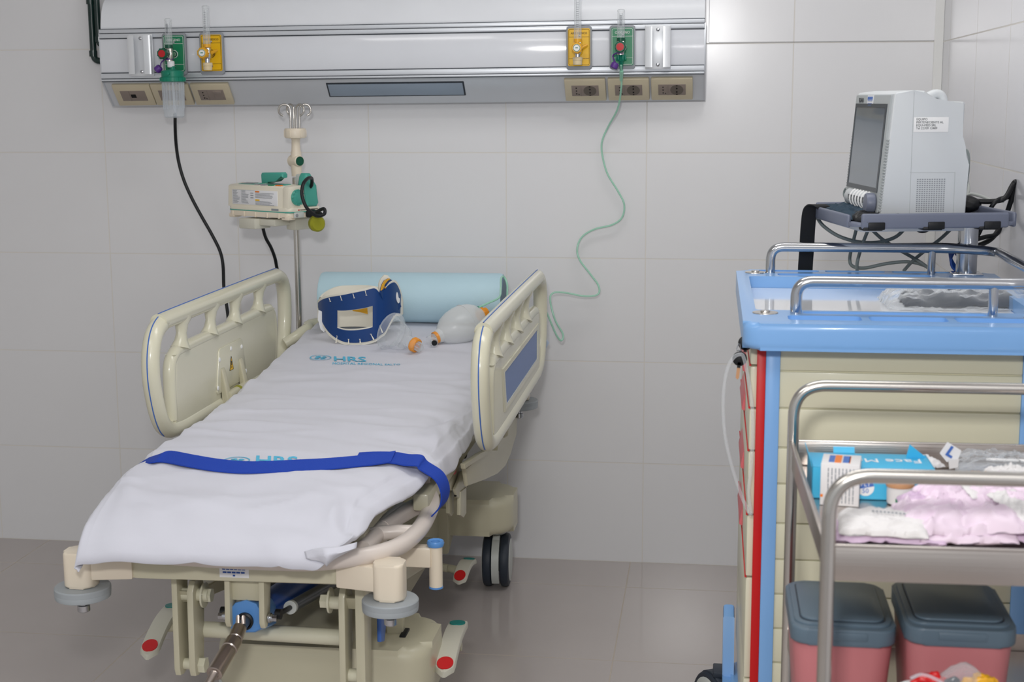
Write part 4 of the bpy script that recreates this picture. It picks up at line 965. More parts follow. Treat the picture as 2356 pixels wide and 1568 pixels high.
# pixel samples of the front band: column -> (px, top py, bottom py, y depth)
FB = [(733, 691, 712, -.395), (742, 684, 745, -.425), (760, 678, 772, -.450), (785, 674, 789, -.468), (810, 669, 794, -.474), (840, 663, 792, -.472), (862, 658, 786, -.466), (874, 668, 777, -.458), (885, 660, 768, -.448), (897, 648, 745, -.430), (908, 645, 728, -.405), (918, 662, 727, -.372), (925, 690, 722, -.335)]
def colm(m, off, inset_t, inset_b, th, seg=6, rng=None):
    F_ = FB if rng is None else FB[rng[0]:rng[1]]
    T = [at(a, t+inset_t, 'y', y+off) for a, t, b, y in F_]; B = [at(a, b-inset_b, 'y', y+off*.9) for a, t, b, y in F_]
    T = catmull(T, seg); B = catmull(B, seg)
    return T, B
def sheetify(T, B, th, nrow=8, hole=None, slots=()):
    """curved plate between two curves with thickness and optional window in (u,v)"""
    n = len(T); m = MB(); front = []; back = []
    for i in range(n):
        a, b = T[max(0, i-1)], T[min(n-1, i+1)]; d = (b-a).normalized(); up = (T[i]-B[i]).normalized(); nn = d.cross(up).normalized()
        if nn.y > 0: nn = -nn
        front.append([T[i].lerp(B[i], j/nrow)+nn*th/2 for j in range(nrow+1)]); back.append([T[i].lerp(B[i], j/nrow)-nn*th/2 for j in range(nrow+1)])
    Fv = [[m.bm.verts.new(p) for p in r] for r in front]; Bv = [[m.bm.verts.new(p) for p in r] for r in back]
    inn = lambda i, j: hole and hole(i/(n-1), j/nrow, (i+1)/(n-1), (j+1)/nrow)
    keep = lambda i, j: 0 <= i < n-1 and 0 <= j < nrow and not inn(i, j)
    for i in range(n-1):
        for j in range(nrow):
            if not keep(i, j): continue
            m.bm.faces.new((Fv[i][j], Fv[i+1][j], Fv[i+1][j+1], Fv[i][j+1])); m.bm.faces.new((Bv[i][j], Bv[i][j+1], Bv[i+1][j+1], Bv[i+1][j]))
            if not keep(i-1, j): m.bm.faces.new((Fv[i][j], Fv[i][j+1], Bv[i][j+1], Bv[i][j]))
            if not keep(i+1, j): m.bm.faces.new((Fv[i+1][j+1], Fv[i+1][j], Bv[i+1][j], Bv[i+1][j+1]))
            if not keep(i, j-1): m.bm.faces.new((Fv[i+1][j], Fv[i][j], Bv[i][j], Bv[i+1][j]))
            if not keep(i, j+1): m.bm.faces.new((Fv[i][j+1], Fv[i+1][j+1], Bv[i+1][j+1], Bv[i][j+1]))
    return m
T, B = colm(None, 0, 0, 0, 0, 8)
hw = lambda u0, v0, u1, v1: .215 < (u0+u1)/2 < .475 and .36 < (v0+v1)/2 < .72 and abs((u0+u1)/2-.345)/.14+abs((v0+v1)/2-.54)/.33 < 1.5
foam = obj('foam_padding', sheetify(T, B, .007, 20, hw), 'collar_foam', col, ang=60)
T, B = colm(None, -.006, 5, 6, 0, 8)
hw2 = lambda u0, v0, u1, v1: .215 < (u0+u1)/2 < .475 and .34 < (v0+v1)/2 < .74 and abs((u0+u1)/2-.345)/.14+abs((v0+v1)/2-.54)/.35 < 1.55
shell = obj('front_shell', sheetify(T, B, .004, 24, hw2), 'collar_blue', col, ang=60)
# slits in the shell
m = MB()
def onshell(a, b, y): return at(a, b, 'y', y)
for a, b, a2, b2, y in ((757, 685, 760, 693, -.462), (783, 680, 786, 690, -.482), (812, 675, 815, 685, -.487), (840, 668, 843, 679, -.485), (773, 788, 776, 772, -.470), (802, 790, 802, 780, -.486), (829, 789, 828, 780, -.487), (860, 781, 853, 768, -.480), (880, 765, 872, 744, -.465)):
    p, q = onshell(a, b, y), onshell(a2, b2, y); m.cyl(p, q, .0012 if b < 700 else .0024, .0008, n=8); m.cyl(q-Vector((.0022, 0, 0)), q+Vector((.0022, 0, 0)), .0008, n=6)
obj('slit', m, 'collar_foam', shell)
# tall hinged ear on the right with yellow rivets
ear = [(874, 672), (878, 655), (884, 645), (893, 640), (903, 645), (911, 665), (918, 690), (922, 705), (916, 712), (905, 700), (893, 690), (880, 690)]
pe = lambda px, y, dy: [at(a, b, 'y', y+dy*(a-874)/50) for a, b in px]
def slab(pts, th):
    m = MB(); c = sum(pts, Vector())/len(pts); nn = (pts[0]-c).cross(pts[len(pts)//3]-c).normalized()
    A = [m.bm.verts.new(p-nn*th/2) for p in pts]; B_ = [m.bm.verts.new(p+nn*th/2) for p in pts]; m.skin([A, B_]); return m
obj('chin_piece', slab(pe([(871, 671), (871, 652), (876, 640), (884, 632), (892, 633), (897, 640), (888, 645), (880, 655), (877, 672)], -.438, .03), .008), 'collar_foam', col)
e1 = obj('side_strap', slab(pe(ear, -.472, .10), .004), 'collar_blue', col)
obj('yellow_edge', slab(pe([(876, 668), (879, 655), (885, 645), (894, 640), (898, 641), (892, 645), (885, 653), (881, 664)], -.480, .10), .003), 'knob_yellow', e1)
m = MB()
for a, b in ((886, 661), (891, 672), (896, 684)): p = at(a, b, 'y', -.474+.10*(a-874)/50-.003); m.lathe([(.003, 0), (.0025, .002), (.0001, .0025)], p, (-.3, -1, 0), 12)
obj('rivet', m, 'knob_yellow', e1)
p = at(909, 684, 'y', -.398)+Vector((.006, -.004, 0)); m = MB().prism([(.0075*math.cos(a*PI/12)+.0003*a, .017*math.sin(a*PI/12)) for a in range(24)], lambda a, b, tt: p+Vector((a*.35-b*.1+tt, a*.94-tt*.4, b)), 0, .0012)
b_ = obj('round_badge', m, 'ink_white', e1)
# rear half of the band, foam seen from inside, and the velcro edge
RB = [(733, 691, 712, -.395), (746, 674, 740, -.345), (775, 659, 745, -.310), (810, 656, 748, -.298), (845, 656, 748, -.300), (872, 660, 745, -.315)]
T = catmull([at(a, t, 'y', y) for a, t, b, y in RB], 6); B = catmull([at(a, b+24, 'y', y) for a, t, b, y in RB], 6)
for p in B: p.z = max(p.z, lerp(TOP, p.y)+.010)
obj('rear_band', sheetify(T, B, .006, 8), 'collar_foam', col, ang=60)
T = catmull([at(a, b, 'y', -.345) for a, b in ((808, 708), (830, 706), (845, 708))], 3); B = catmull([at(a, b, 'y', -.345) for a, b in ((812, 715), (830, 718), (846, 722))], 3)
obj('yellow_strap', sheetify(T, B, .004, 2), 'knob_yellow', col)
obj('velcro_tab', slab([at(a, b, 'y', -.43) for a, b in ((733, 713), (741, 716), (749, 757), (746, 764), (738, 757), (732, 735))], .004), 'label_white', col)

# mask of the resuscitator, lying on the sheet
def along(name, prof, o, d, m_, par, n=32, sx=1): return obj(name, MB().lathe(prof, o, d, n, caps=False, sx=sx), m_, par)
mc = onbed(945, 816); mc.z += .024
mdir = (Vector((-.78, .40, .30))).normalized()
mk = thing('oxygen_mask', mc, 'clear oxygen face mask with orange ring lying against the collar', 'oxygen mask')
mo = at(968, 800, 'y', mc.y-.01)
along('connector', [(.0001, 0), (.012, 0), (.0135, .002), (.0135, .018), (.017, .020), (.0175, .03)], mo, mdir, 'clear', mk)
k = along('orange_ring', [(.016, .012), (.0205, .014), (.0215, .020), (.0215, .028), (.019, .031), (.015, .031)], mo, mdir, 'orange_clear', mk)
m = MB()
fr_ = frame(mo, mdir.orthogonal(), mdir.cross(mdir.orthogonal()))
for i in range(8):
    a = i*PI/4; m.box(.011, .0145, -.0012, .0012, 0, .016, 0, fr_ @ Matrix.Rotation(a, 4, 'Z'))
obj('claw', m, 'clear', mk)
along('neck', [(.0165, .030), (.0165, .048), (.020, .052)], mo, mdir, 'clear', mk)
cup = along('cup', [(.020, .050), (.030, .060), (.036, .072), (.040, .088), (.046, .100), (.053, .106), (.057, .112), (.055, .119), (.046, .120), (.043, .112), (.040, .100)], mo, mdir, 'clear', mk, 40, 1.12)
# self-inflating bag
bg0 = at(990, 780, 'y', -.47); bg0.z = lerp(TOP, -.47)+.038; ax = Vector((.80, .62, .12)).normalized()
p_a = at(1003, 776, 'y', -.445); p_b = at(1108, 708, 'y', -.30); p_b = at(1110, 722, 'y', -.335); ax = (p_b-p_a).normalized(); LB = (p_b-p_a).length
bag = thing('resuscitation_bag', (p_a.x, p_a.y, lerp(TOP, p_a.y)), 'frosted clear self-inflating resuscitation bag lying against the right rail', 'resuscitation bag')
s_ = LB/.165
bv = obj('bag', MB().lathe([(.016*s_, 0), (.019*s_, .006*s_), (.021*s_, .016*s_), (.028*s_, .022*s_), (.042*s_, .040*s_), (.050*s_, .062*s_), (.0535*s_, .085*s_), (.053*s_, .105*s_), (.047*s_, .128*s_), (.036*s_, .147*s_), (.022*s_, .158*s_), (.018*s_, .165*s_)], p_a, ax, 48), 'bag_silicone', bag)
obj('seam', MB().tube([p_a+ax*(.105*s_)+(ax.orthogonal().normalized()*math.cos(t*PI/16)+ax.cross(ax.orthogonal()).normalized()*math.sin(t*PI/16))*.0535*s_ for t in range(32)], .0012, n=6, closed=True), 'bag_silicone', bv)
obj('end_valve', MB().lathe([(.020, 0), (.021, .004), (.021, .016), (.015, .018), (.015, .028)], p_a+ax*(LB-.012), ax, 28), 'orange_clear', bag)
along('neck_ring', [(.0165, -.006), (.0185, -.004), (.0185, .004), (.0165, .006)], p_a, ax, 'orange_clear', bag)
vo = at(1003, 800, 'y', -.51)
along('valve_body', [(.0145, -.026), (.0150, -.004)], p_a, ax, 'clear', bag)
m = MB().lathe([(.008, 0), (.0085, .018), (.0115, .019), (.0115, .028), (.0085, .028)], p_a-ax*.010, (vo-(p_a-ax*.010)), 24, caps=False)
obj('outlet', m, 'clear', bag)
d = (vo-(p_a-ax*.010)).normalized(); obj('black_plug', MB().lathe([(.0080, 0), (.0080, .004), (.0001, .004)], p_a-ax*.010+d*.0265, d, 20), 'black', bag)
obj('inlet', MB().lathe([(.0045, 0), (.0055, .012), (.0040, .014), (.0036, .024)], at(1093, 712, 'y', -.34), at(1112, 702, 'y', -.33)-at(1093, 712, 'y', -.34), 16), 'humid_green', bag)

# ---------------------------------------------------------------- emergency cart
cart = thing('emergency_cart', (2.30, -1.6, 0), 'cream emergency cart with blue top, red corner strip and steel guard rails', 'cart')
CX0, CX1, CY0, CY1 = 2.046, 2.520, -1.965, -1.27      # body; y0 = near face
TX0, TX1, TY0, TY1, TZ = 2.020, 2.585, -2.035, -1.215, 1.10
sl_ = MB().prism(rrect(TX1-TX0, TY1-TY0, .030, 6, (TX0+TX1)/2, (TY0+TY1)/2), lambda a, b, t: Vector((a, b, t)), 1.052, TZ, .014, 4).mesh('slab')
ct = MB()
def pocket(x0, x1, y0, y1, d): ct.prism(rrect(x1-x0, y1-y0, min(.010, (y1-y0)*.45), 4, (x0+x1)/2, (y0+y1)/2), lambda a, b, t: Vector((a, b, t)), TZ-d, TZ+.02, 0)
pocket(2.046, 2.545, -1.865, -1.345, .028)
for a, b in ((2.100, 2.228), (2.242, 2.376), (2.390, 2.52)): pocket(a, b, -1.985, -1.932, .010)
pocket(2.130, 2.455, -1.905, -1.880, .006)
for a, b in ((2.070, 2.205), (2.218, 2.350), (2.365, 2.49)): pocket(a, b, -1.250, -1.222, .010)
pocket(2.110, 2.440, -1.325, -1.285, .006)
top_ = obj('top_tray', cut(sl_, ct.mesh('c')), 'cart_blue', cart)
obj('worktop_sheet', MB().prism(rrect(.497, .518, .008, 4, 2.2955, -1.605), lambda a, b, t: Vector((a, b, t)), 1.071, 1.0745), 'cart_sheet', cart)
m = MB()
for y in (-1.275, -1.905): m.lathe([(.0235, 0), (.023, .0015), (.009, .0022), (.0085, .0045), (.0001, .005)], (2.062, y, TZ), n=28)
m.lathe([(.0235, 0), (.023, .0015), (.0001, .003)], (2.535, -1.925, TZ), n=28)
obj('screw_plate', m, 'steel', top_)
# guard rails
RZ = 1.158; rr_ = .0105
yb, yf, xr_ = -1.275, -1.905, 2.572
P = fillet([(2.095, yb, TZ-.002), (2.095, yb, RZ), (2.49, yb, RZ), (xr_, yb-.055, RZ), (xr_, yf+.055, RZ), (2.52, yf, RZ), (2.117, yf, RZ), (2.117, yf, TZ-.002)], .045, 8)
gr_ = obj('guard_rail', MB().tube(P, rr_, n=16), 'chrome', cart)
m = MB()
for x, y in ((2.445, yb), (2.462, yf)): m.cyl((x, y, TZ-.002), (x, y, RZ), .0085)
obj('rail_post', m, 'chrome', gr_)
# body
PRX = at(2345, 1000, 'y', CY0).x
obj('carcass', MB().box(CX0+.004, CX1-.004, CY0+.004, CY1, .16, 1.055), 'cart_cream', cart)
zs = [at(1800, v, 'y', CY0).z for v in (853, 938, 1029, 1112, 1203, 1286)]
zs = [1.052]+zs+[zs[-1]-.066*k for k in range(1, 7)]
m = MB()
for a, b in zip(zs, zs[1:]): m.box(2.088, PRX, CY0-.001, CY0+.006, b+.0016, a-.0016, .0012)
obj('side_panel', m, 'cart_cream', cart)
obj('corner_strip', MB().box(2.0475, 2.063, CY0-.004, CY0+.01, .17, 1.054, .001), 'cart_red', cart)
obj('corner_post', MB().box(2.063, 2.0885, CY0-.005, CY0+.012, .17, 1.054, .002), 'cart_blue', cart)
obj('corner_post', MB().box(PRX, PRX+.03, CY0-.005, CY0+.012, .17, 1.054, .002), 'cart_blue', cart)
obj('corner_post', MB().box(2.040, 2.060, CY1-.012, CY1+.005, .17, 1.054, .002), 'cart_blue', cart)
# drawers on the left face
dz = [1.052]+[at(1742, v, 'y', CY0+.01).z for v in (840, 938, 1036, 1183, 1326)]+[.42, .25]
for i, (a, b) in enumerate(zip(dz, dz[1:])):
    m = MB().box(2.036, 2.050, CY0+.006, CY1-.01, b+.0015, a-.0015, .003)
    d = obj('drawer', m, 'cart_drawer', cart)
    if i < 5:
        h = min(.040, (a-b)*.5); zc_ = b+.012
        m = MB().prism([(2.036, zc_), (2.0295, zc_+.003), (2.029, zc_+.006), (2.034, zc_+h*.8), (2.036, zc_+h)], lambda a_, b_, t: Vector((a_, t, b_)), -1.67, -1.46, .001)
        obj('handle', m, 'handle_red', d)
        if 1: obj('edge_trim', MB().box(2.034, 2.0375, CY0+.006, CY1-.01, b-.0005, b+.0025), 'cart_red', d)
# lower part: base, blue side bumper, casters
obj('base', MB().prism(rrect(.50, .76, .04, 5, 2.275, -1.62), lambda a, b, t: Vector((a, b, t)), .13, .175, .01), 'cart_blue', cart)
obj('side_bumper', MB().prism([(-1.24, .30), (-1.26, .315), (-1.30, .300), (-1.34, .17), (-1.90, .17), (-1.90, .13), (-1.26, .13)], X_(), 2.006, 2.032, .006), 'cart_blue', cart)
for x, y in ((1.992, -1.27), (2.06, -1.90), (2.5, -1.33), (2.5, -1.90)):
    R = .075 if x < 2 else .062; T = Matrix.Translation((x, y, R)) @ Matrix.Rotation(.5, 4, 'Z')
    c = obj('caster', MB().prism([(.072*math.cos(a), .080*math.sin(a)) for a in [PI*k/12 for k in range(13)]], X_(), -.016, .016, .003).xf(T), 'tyre', cart)
    for s in (-1, 1):
        w = obj('wheel', MB().lathe([(.03, .004), (R-.004, .005), (R, .009), (R, .018), (R-.004, .022)], (0, 0, 0), (s, 0, 0), 36).xf(T), 'tyre', c)
        obj('hub_cap', MB().lathe([(R-.01, .021), (R-.014, .024), (.0001, .025)], (0, 0, 0), (s, 0, 0), 28).xf(T), 'wheel_grey', w)
    if x < 2: obj('caster_bracket', MB().box(1.985, 2.08, y-.03, y+.03, .148, .162, .003), 'tyre', c)
# monitor arm column and shelf
cy_ = -1.262; cxl = at(2224, 600, 'y', cy_).x
colu = obj('shelf_column', MB().cyl((cxl, cy_, TZ), (cxl, cy_, 1.222), .0225, n=36), 'chrome', cart)
obj('column_foot', MB().box(cxl-.033, cxl+.033, cy_-.028, cy_+.028, TZ-.001, TZ+.004, .002), 'chrome', colu)
SK = at(1962, 519, 'y', -1.45); a_ = Vector((-.29, .95, 0)).normalized(); b_ = Vector((.95, .29, 0)).normalized()
SF = at(1857, 480, 'y', -1.10); a_ = (Vector((SF.x-SK.x, SF.y-SK.y, 0))).normalized(); b_ = Vector((a_.y, -a_.x, 0)); SZ = 1.222
SM = Matrix((b_, a_, (0, 0, 1))).transposed().to_4x4(); SM.translation = (SK.x, SK.y, SZ)
BL = 1.03*((at(2322, 500, 'y', -1.36)-SK).length); AL = (SF-SK).length
m = MB().prism(rrect(BL, AL, .02, 5, BL/2, AL/2), lambda a, b, t: Vector((a, b, t)), -.004, .004, .002)
def lip(x0, x1, y0, y1, h=.024): m.box(x0, x1, y0, y1, -.008, h, .006, seg=3)
lip(.018, BL-.02, -.004, .006); lip(BL-.008, BL+.002, .01, AL-.02); lip(.02, BL-.02, AL-.006, AL+.004)
lip(-.004, .006, .03, AL-.02, .020)
sh = obj('monitor_shelf', m.xf(SM), 'shelf_grey', cart)
m = MB()
for k in (.14, .50, .84): m.box(BL*k-.018, BL*k+.018, -.0065, .009, -.010, .006, .002).box(BL*k-.028, BL*k+.014, -.0045, .03, -.012, -.004, .002)
obj('rubber_pad', m.xf(SM), 'black', sh)
obj('under_plate', MB().box(.03, BL*.72, .04, AL-.05, -.018, -.005, .003).xf(SM), 'alu', sh)

# monitor
MK = at(2025, 494, 'y', -1.40); MF = at(1943, 473, 'y', -1.115); fw = Vector((MF.x-MK.x, MF.y-MK.y, 0)); FW = fw.length; fw.normalize(); bw = Vector((fw.y, -fw.x, 0))
MZ = SZ+.0045; MH = at(2050, 212, 'y', -1.41).z-MZ
MM = Matrix((bw, fw, (0, 0, 1))).transposed().to_4x4(); MM.translation = (MK.x, MK.y, MZ)   # local x = depth back, y = along front (0 near), z up
mon = thing('patient_monitor', (MK.x+.1, MK.y+.1, MZ), 'light grey boxy patient monitor with dark screen standing on the cart shelf', 'monitor')
tl = .022     # front leans back
DB = .175
D_ = lambda z: tl*z/MH
side = [(0, 0), (0, .004), (tl, MH-.004), (tl+.004, MH), (.062, MH+.004), (.085, MH+.003), (.110, MH-.018), (.168, MH-.020), (.172, MH-.024), (.170, MH*.66), (.173, MH*.58), (.184, MH*.50), (.186, MH*.44), (.183, .006), (.178, 0)]
obj('casing', MB().prism(side, lambda a, b, t: Vector((a, t, b)), .0, FW, .005, 3).xf(MM), 'mon_grey', mon)
fp = lambda u, z, d=0: Vector((D_(z)-d, u, z))
def fq(u0, u1, z0, z1, d0, d1, m):   # slab on the leaning front
    A = [m.bm.verts.new(fp(u, z, d0)) for u, z in ((u0, z0), (u1, z0), (u1, z1), (u0, z1))]; B_ = [m.bm.verts.new(fp(u, z, d1)) for u, z in ((u0, z0), (u1, z0), (u1, z1), (u0, z1))]; m.skin([A, B_]); return m
bz = obj('front_bezel', fq(.014, FW-.008, .012, MH-.006, -.002, .004, MB()).xf(MM), 'mon_bezel', mon)
u0, u1, z0, z1 = .040, FW-.022, .068, MH-.032
m = MB()
for q in ((u0-.010, u0, z0-.009, z1+.008), (u1, u1+.008, z0-.009, z1+.008), (u0, u1, z0-.009, z0), (u0, u1, z1, z1+.008)): fq(*q, .002, .0055, m)
obj('screen_frame', m.xf(MM), 'screen_frame', bz)
obj('screen', fq(u0, u1, z0, z1, .001, .0045, MB()).xf(MM), 'screen', bz)
m = MB(); m_b = MB()
for k in range(26):
    z = .015+k*.0062; m_b.prism([(0, z), (.012, z), (.012, z+.0022), (0, z+.0022)], lambda a, b, t: fp(a, b, t-.001), 0, .0048)
    m.prism([(FW-.009, z), (FW+.0005, z), (FW+.0005, z+.0022), (FW-.009, z+.0022)], lambda a, b, t: fp(a, b, t-.001), 0, .004)
obj('side_grille', m.xf(MM), 'mon_bezel', mon); obj('side_grille', m_b.xf(MM), 'mon_bezel', mon)
m = MB()
hs = MB(); zb_ = .037
obj('button_bar', MB().lathe([(.019, 0), (.021, .004), (.021, FW-.100), (.018, FW-.094)], fp(.062, zb_, -.006), (0, 1, 0), 24).xf(MM), 'mon_grey', bz)
for k in range(6):
    u = .085+k*(FW-.15)/6; pts = []
    for j in range(9):
        t = -1.0+j*.27; pts.append(fp(u, zb_, -.006)+Vector((-.0212*math.cos(t), 0, .0212*math.sin(t))))
    hs.tube(pts, .0022, n=6); m.box(-.0005, .001, -.004, .004, -.006, .006, 0, Matrix.Translation(fp(u+.010, zb_+.002, .0155)))
obj('button', hs.xf(MM), 'ink_white', bz)
obj('button_mark', m.xf(MM), 'screen_frame', bz)
kb_ = fp(.043, zb_-.002, .004)
obj('rotary_knob', MB().lathe([(.020, 0), (.0225, .003), (.0225, .016), (.020, .020), (.0001, .021)], kb_, (-1, .05, .05), 28).xf(MM), 'shelf_grey', bz)
mt = text('EDAN', .014, MM @ fp(FW-.055, MH-.017, .0052), -fw, (0, 0, 1), .0003, bold=.0002); obj('lettering', mt, 'screen_frame', bz)
stk = obj('sticker', fq(FW-.150, FW-.105, MH-.031, MH-.006, .003, .0052, MB()).xf(MM), 'label_white', bz)
m = MB(); random.seed(7)
for k in range(5): fq(FW-.146+k*.008, FW-.1395+k*.008, MH-.0155, MH-.009, .005, .0056, m)
fq(FW-.145, FW-.11, MH-.0185, MH-.017, .005, .0056, m); fq(FW-.143, FW-.112, MH-.024, MH-.0232, .005, .0056, m); fq(FW-.14, FW-.115, MH-.028, MH-.0272, .005, .0056, m)
obj('printing', m.xf(MM), 'line_blue', stk)
# side face (local y=0 side, facing the camera): label, speaker vent, seams
m = MB().box(.062, .0628, -.0006, .001, .004, MH+.001)
m.box(.060, .157, -.0006, .001, .1025, .1032).box(.1562, .157, -.0006, .001, .006, .103)
obj('seam', m.xf(MM), 'mon_bezel', mon)
lp = obj('label_plate', MB().box(.064, .138, -.0012, .001, MH-.083, MH-.052, .0004).xf(MM), 'ink_white', mon)
ts = []
for k, s in enumerate(('EQUIPO', 'PERTENECIENTE AL', 'EQUI-MED SRL', 'Tel 22709 12489')):
    ts.append(text(s, .0066, MM @ Vector((.069, -.0014, MH-.0565-k*.0062)), bw, (0, 0, 1), .0002, 'LEFT'))
obj('lettering', join(*ts), 'screen_frame', lp)
m = MB()
for i in range(17):
    for j in range(12): x, z = .076+j*.0052, .020+i*.0042; m.box(x, x+.0030, -.0007, .001, z, z+.0022)
obj('vent', m.xf(MM), 'plate_grey', mon)
obj('carry_handle', MB().tube([Vector((.10, .06, MH-.016)), Vector((.125, .06, MH-.004)), Vector((.140, .06, MH-.008)), Vector((.146, .06, MH-.026))], .010, n=12, smooth=4).xf(MM), 'mon_grey', mon)
obj('stylus_loop', MB().tube([MM @ Vector((.012, FW, .055)), MM @ Vector((.006, FW+.018, .050)), MM @ Vector((.004, FW+.022, .036)), MM @ Vector((.008, FW+.008, .026)), MM @ Vector((.012, FW, .028))], .003, n=8, smooth=5), 'cable_grey', mon)

# cloth cuff on the shelf and hanging strap
def blob(pts, rad, seed, m_, name, label, cat, sc=(1, 1, .5), n=26, amp=.25, fr=14, group=None):
    c = Vector(pts); m = MB(); r = bmesh.ops.create_icosphere(m.bm, subdivisions=4, radius=1)['verts']
    for v in r:
        p = v.co.copy(); k = 1+amp*NZ(p*1.7+Vector((seed, 0, 0)))+amp*.4*NZ(p*4.5+Vector((0, seed, 0)))
        v.co = c+Vector((p.x*rad*sc[0]*k, p.y*rad*sc[1]*k, p.z*rad*sc[2]*k))
    return tag(obj(name, m, m_, ang=80), label, cat, group)
def cloth(cs, w, d, h, rz, seed, m_, name, label, cat, th=.002, rough=.45, fold=9, tilt=(0, 0), group=None, flat=.55):
    """crumpled closed pouch: a rounded pillow with folds"""
    m = MB(); n = 46; rows = []; T = Matrix.Translation(cs) @ Matrix.Rotation(rz, 4, 'Z') @ Matrix.Rotation(tilt[0], 4, 'Y') @ Matrix.Rotation(tilt[1], 4, 'X')
    def f(u, v, s):
        e = (max(0, 1-abs(2*u-1)**4)*max(0, 1-abs(2*v-1)**4))**.5
        rg = lambda a, b, c_: max(0, 1-abs(NZ(Vector((a, b, c_))))*4)
        q = NZ(Vector((u*fold*.5+seed, v*fold*1.3, s)))*.6+.3*NZ(Vector((u*fold*1.1, v*fold*2.6+u*4, seed)))+rough*(rg(u*fold*.45+v*2, v*fold*.9-u*1.5, seed+5)-.3)+.2*(rg(u*fold*.9-v*3, v*fold*1.6+u*2, seed+9)-.3)
        x = (u-.5)*w*(1+.04*NZ(Vector((v*5, seed, 1)))); y = (v-.5)*d*(1+.06*NZ(Vector((u*5, seed, 2))))
        if s > 0: z = h*e*(flat+.30*(1+q))+h*.35*q*.5
        else: z = h*.35*q*.5-h*.04*e-.0008
        return T @ Vector((x, y, z))
    for s in (1, -1): m.grid([[f(i/n, j/n, s) for j in range(n+1)] for i in range(n+1)])
    bmesh.ops.remove_doubles(m.bm, verts=m.bm.verts, dist=.0012)
    return tag(obj(name, m, m_, ang=70), label, cat, group)
c = SM @ Vector((.05, AL*.56, .014))
cloth(c-Vector((0, 0, .008)), .09, AL*.8, .022, math.atan2(b_.y, b_.x), 3, 'teal_cloth', 'pressure_cuff', 'dark teal folded pressure cuff stuffed on the shelf before the monitor', 'cuff', fold=6)
cloth(SM @ Vector((.07, .07, .006)), .11, .13, .018, math.atan2(b_.y, b_.x)+.2, 8, 'black', 'pressure_cuff', 'black rolled cuff at the open front corner of the monitor shelf', 'cuff', fold=5)
sp = [at(1905, 487, 'y', -1.20), at(1890, 474, 'y', -1.20), at(1875, 471, 'y', -1.19), at(1864, 483, 'y', -1.19), at(1859, 520, 'y', -1.19), at(1856, 570, 'y', -1.19), at(1853, 614, 'y', -1.19), at(1852, 650, 'y', -1.19)]
t = tag(obj('hanging_strap', MB().strip(sp, Vector((.033, .01, .0)), .003, smooth=5), 'black'), 'wide black strap hanging from the left edge of the monitor shelf', 'strap')
# cables
sf = -1.13
cord('grey_cable', [(1880, 500, sf), (1895, 520, sf), (1930, 543, sf), (1975, 556, sf), (2020, 557, sf), (2060, 545, sf), (2085, 522, sf)], .0042, 'cable_grey', 'grey cable sagging in a wide loop below the monitor shelf', 'cable')
cord('grey_cable', [(1972, 520, sf), (1962, 560, sf), (1955, 595, sf), (1962, 612, sf), (1990, 616, sf), (2040, 606, sf), (2090, 602, sf), (2130, 612, sf), (2150, 630, -1.2)], .0040, 'cable_grey', 'grey cable dropping left and running to the right over the cart top', 'cable')
cord('grey_cable', [(2000, 522, sf-.02), (1985, 560, sf-.02), (1973, 600, sf-.02), (1972, 622, -1.17)], .0040, 'cable_grey', 'short grey cable hanging straight from the shelf', 'cable')
cord('grey_cable', [(2002, 524, sf), (2030, 550, sf), (2070, 575, sf), (2110, 598, sf), (2138, 618, -1.15), (2150, 632, -1.19)], .0040, 'cable_grey', 'grey cable crossing diagonally down to the right under the shelf', 'cable')
cord('grey_cable', [(2195, 520, sf), (2165, 548, sf), (2130, 575, sf), (2100, 600, sf), (2080, 622, -1.16)], .0040, 'cable_grey', 'grey cable crossing diagonally down to the left under the shelf', 'cable')
cord('grey_cable', [(2196, 412, -1.12), (2215, 402, -1.10), (2226, 420, -1.10), (2228, 440, -1.12), (2218, 456, -1.15), (2232, 446, -1.15), (2260, 452, -1.14), (2285, 462, -1.14), (2310, 462, -1.14)], .0036, 'wheel_grey', 'pale grey cable tangled behind the monitor', 'cable')
m = MB()
for k in range(5):
    c0 = MM @ Vector((DB+.028+k*.003, .12, .085)); m.tube([c0+Vector((.012*math.cos(t)+.002*k, .020*math.sin(t), .055*math.sin(t)+.005*k)) if 0 else c0+fw*(.035*math.cos(t*PI/12))+Vector((.0, 0, .060*math.sin(t*PI/12)))+bw*(.004*math.sin(t*PI/6+k)) for t in range(24)], .0035, n=8, closed=True)
tag(obj('cable_coil', m, 'cable_grey'), 'coiled bundle of grey leads behind the monitor', 'cable')
yb2 = -1.17
cord('black_cable', [(2195, 457, yb2), (2240, 462, yb2), (2285, 463, yb2), (2312, 455, yb2), (2330, 425, yb2+.01), (2337, 418, yb2+.01), (2335, 430, yb2+.02), (2325, 465, yb2+.03), (2310, 505, yb2+.04), (2285, 545, yb2+.02), (2255, 563, yb2), (2235, 566, yb2)], .0058, 'black', 'black cable looping up beside the right wall behind the monitor', 'cable')
cord('black_cable', [(2322, 453, yb2+.03), (2300, 458, yb2), (2285, 470, yb2-.01), (2268, 500, yb2), (2250, 540, yb2), (2228, 562, yb2), (2240, 553, yb2-.01), (2270, 544, yb2), (2290, 540, yb2), (2300, 525, yb2+.02), (2285, 510, yb2+.03)], .0052, 'black', 'black cable twisting down past the chrome column', 'cable')
cord('black_cable', [(2105, 520, -1.25), (2115, 530, -1.25), (2130, 530, -1.25), (2150, 518, -1.25)], .0045, 'black', 'short black cable end drooping under the shelf edge', 'cable')
cord('black_cable', [(1850, 566, -1.262), (1950, 565, -1.262), (2080, 564, -1.262), (2180, 564, -1.262), (2250, 570, -1.265), (2275, 572, -1.28)], .0052, 'black', 'black cable lying along the rear guard rail of the cart', 'cable')
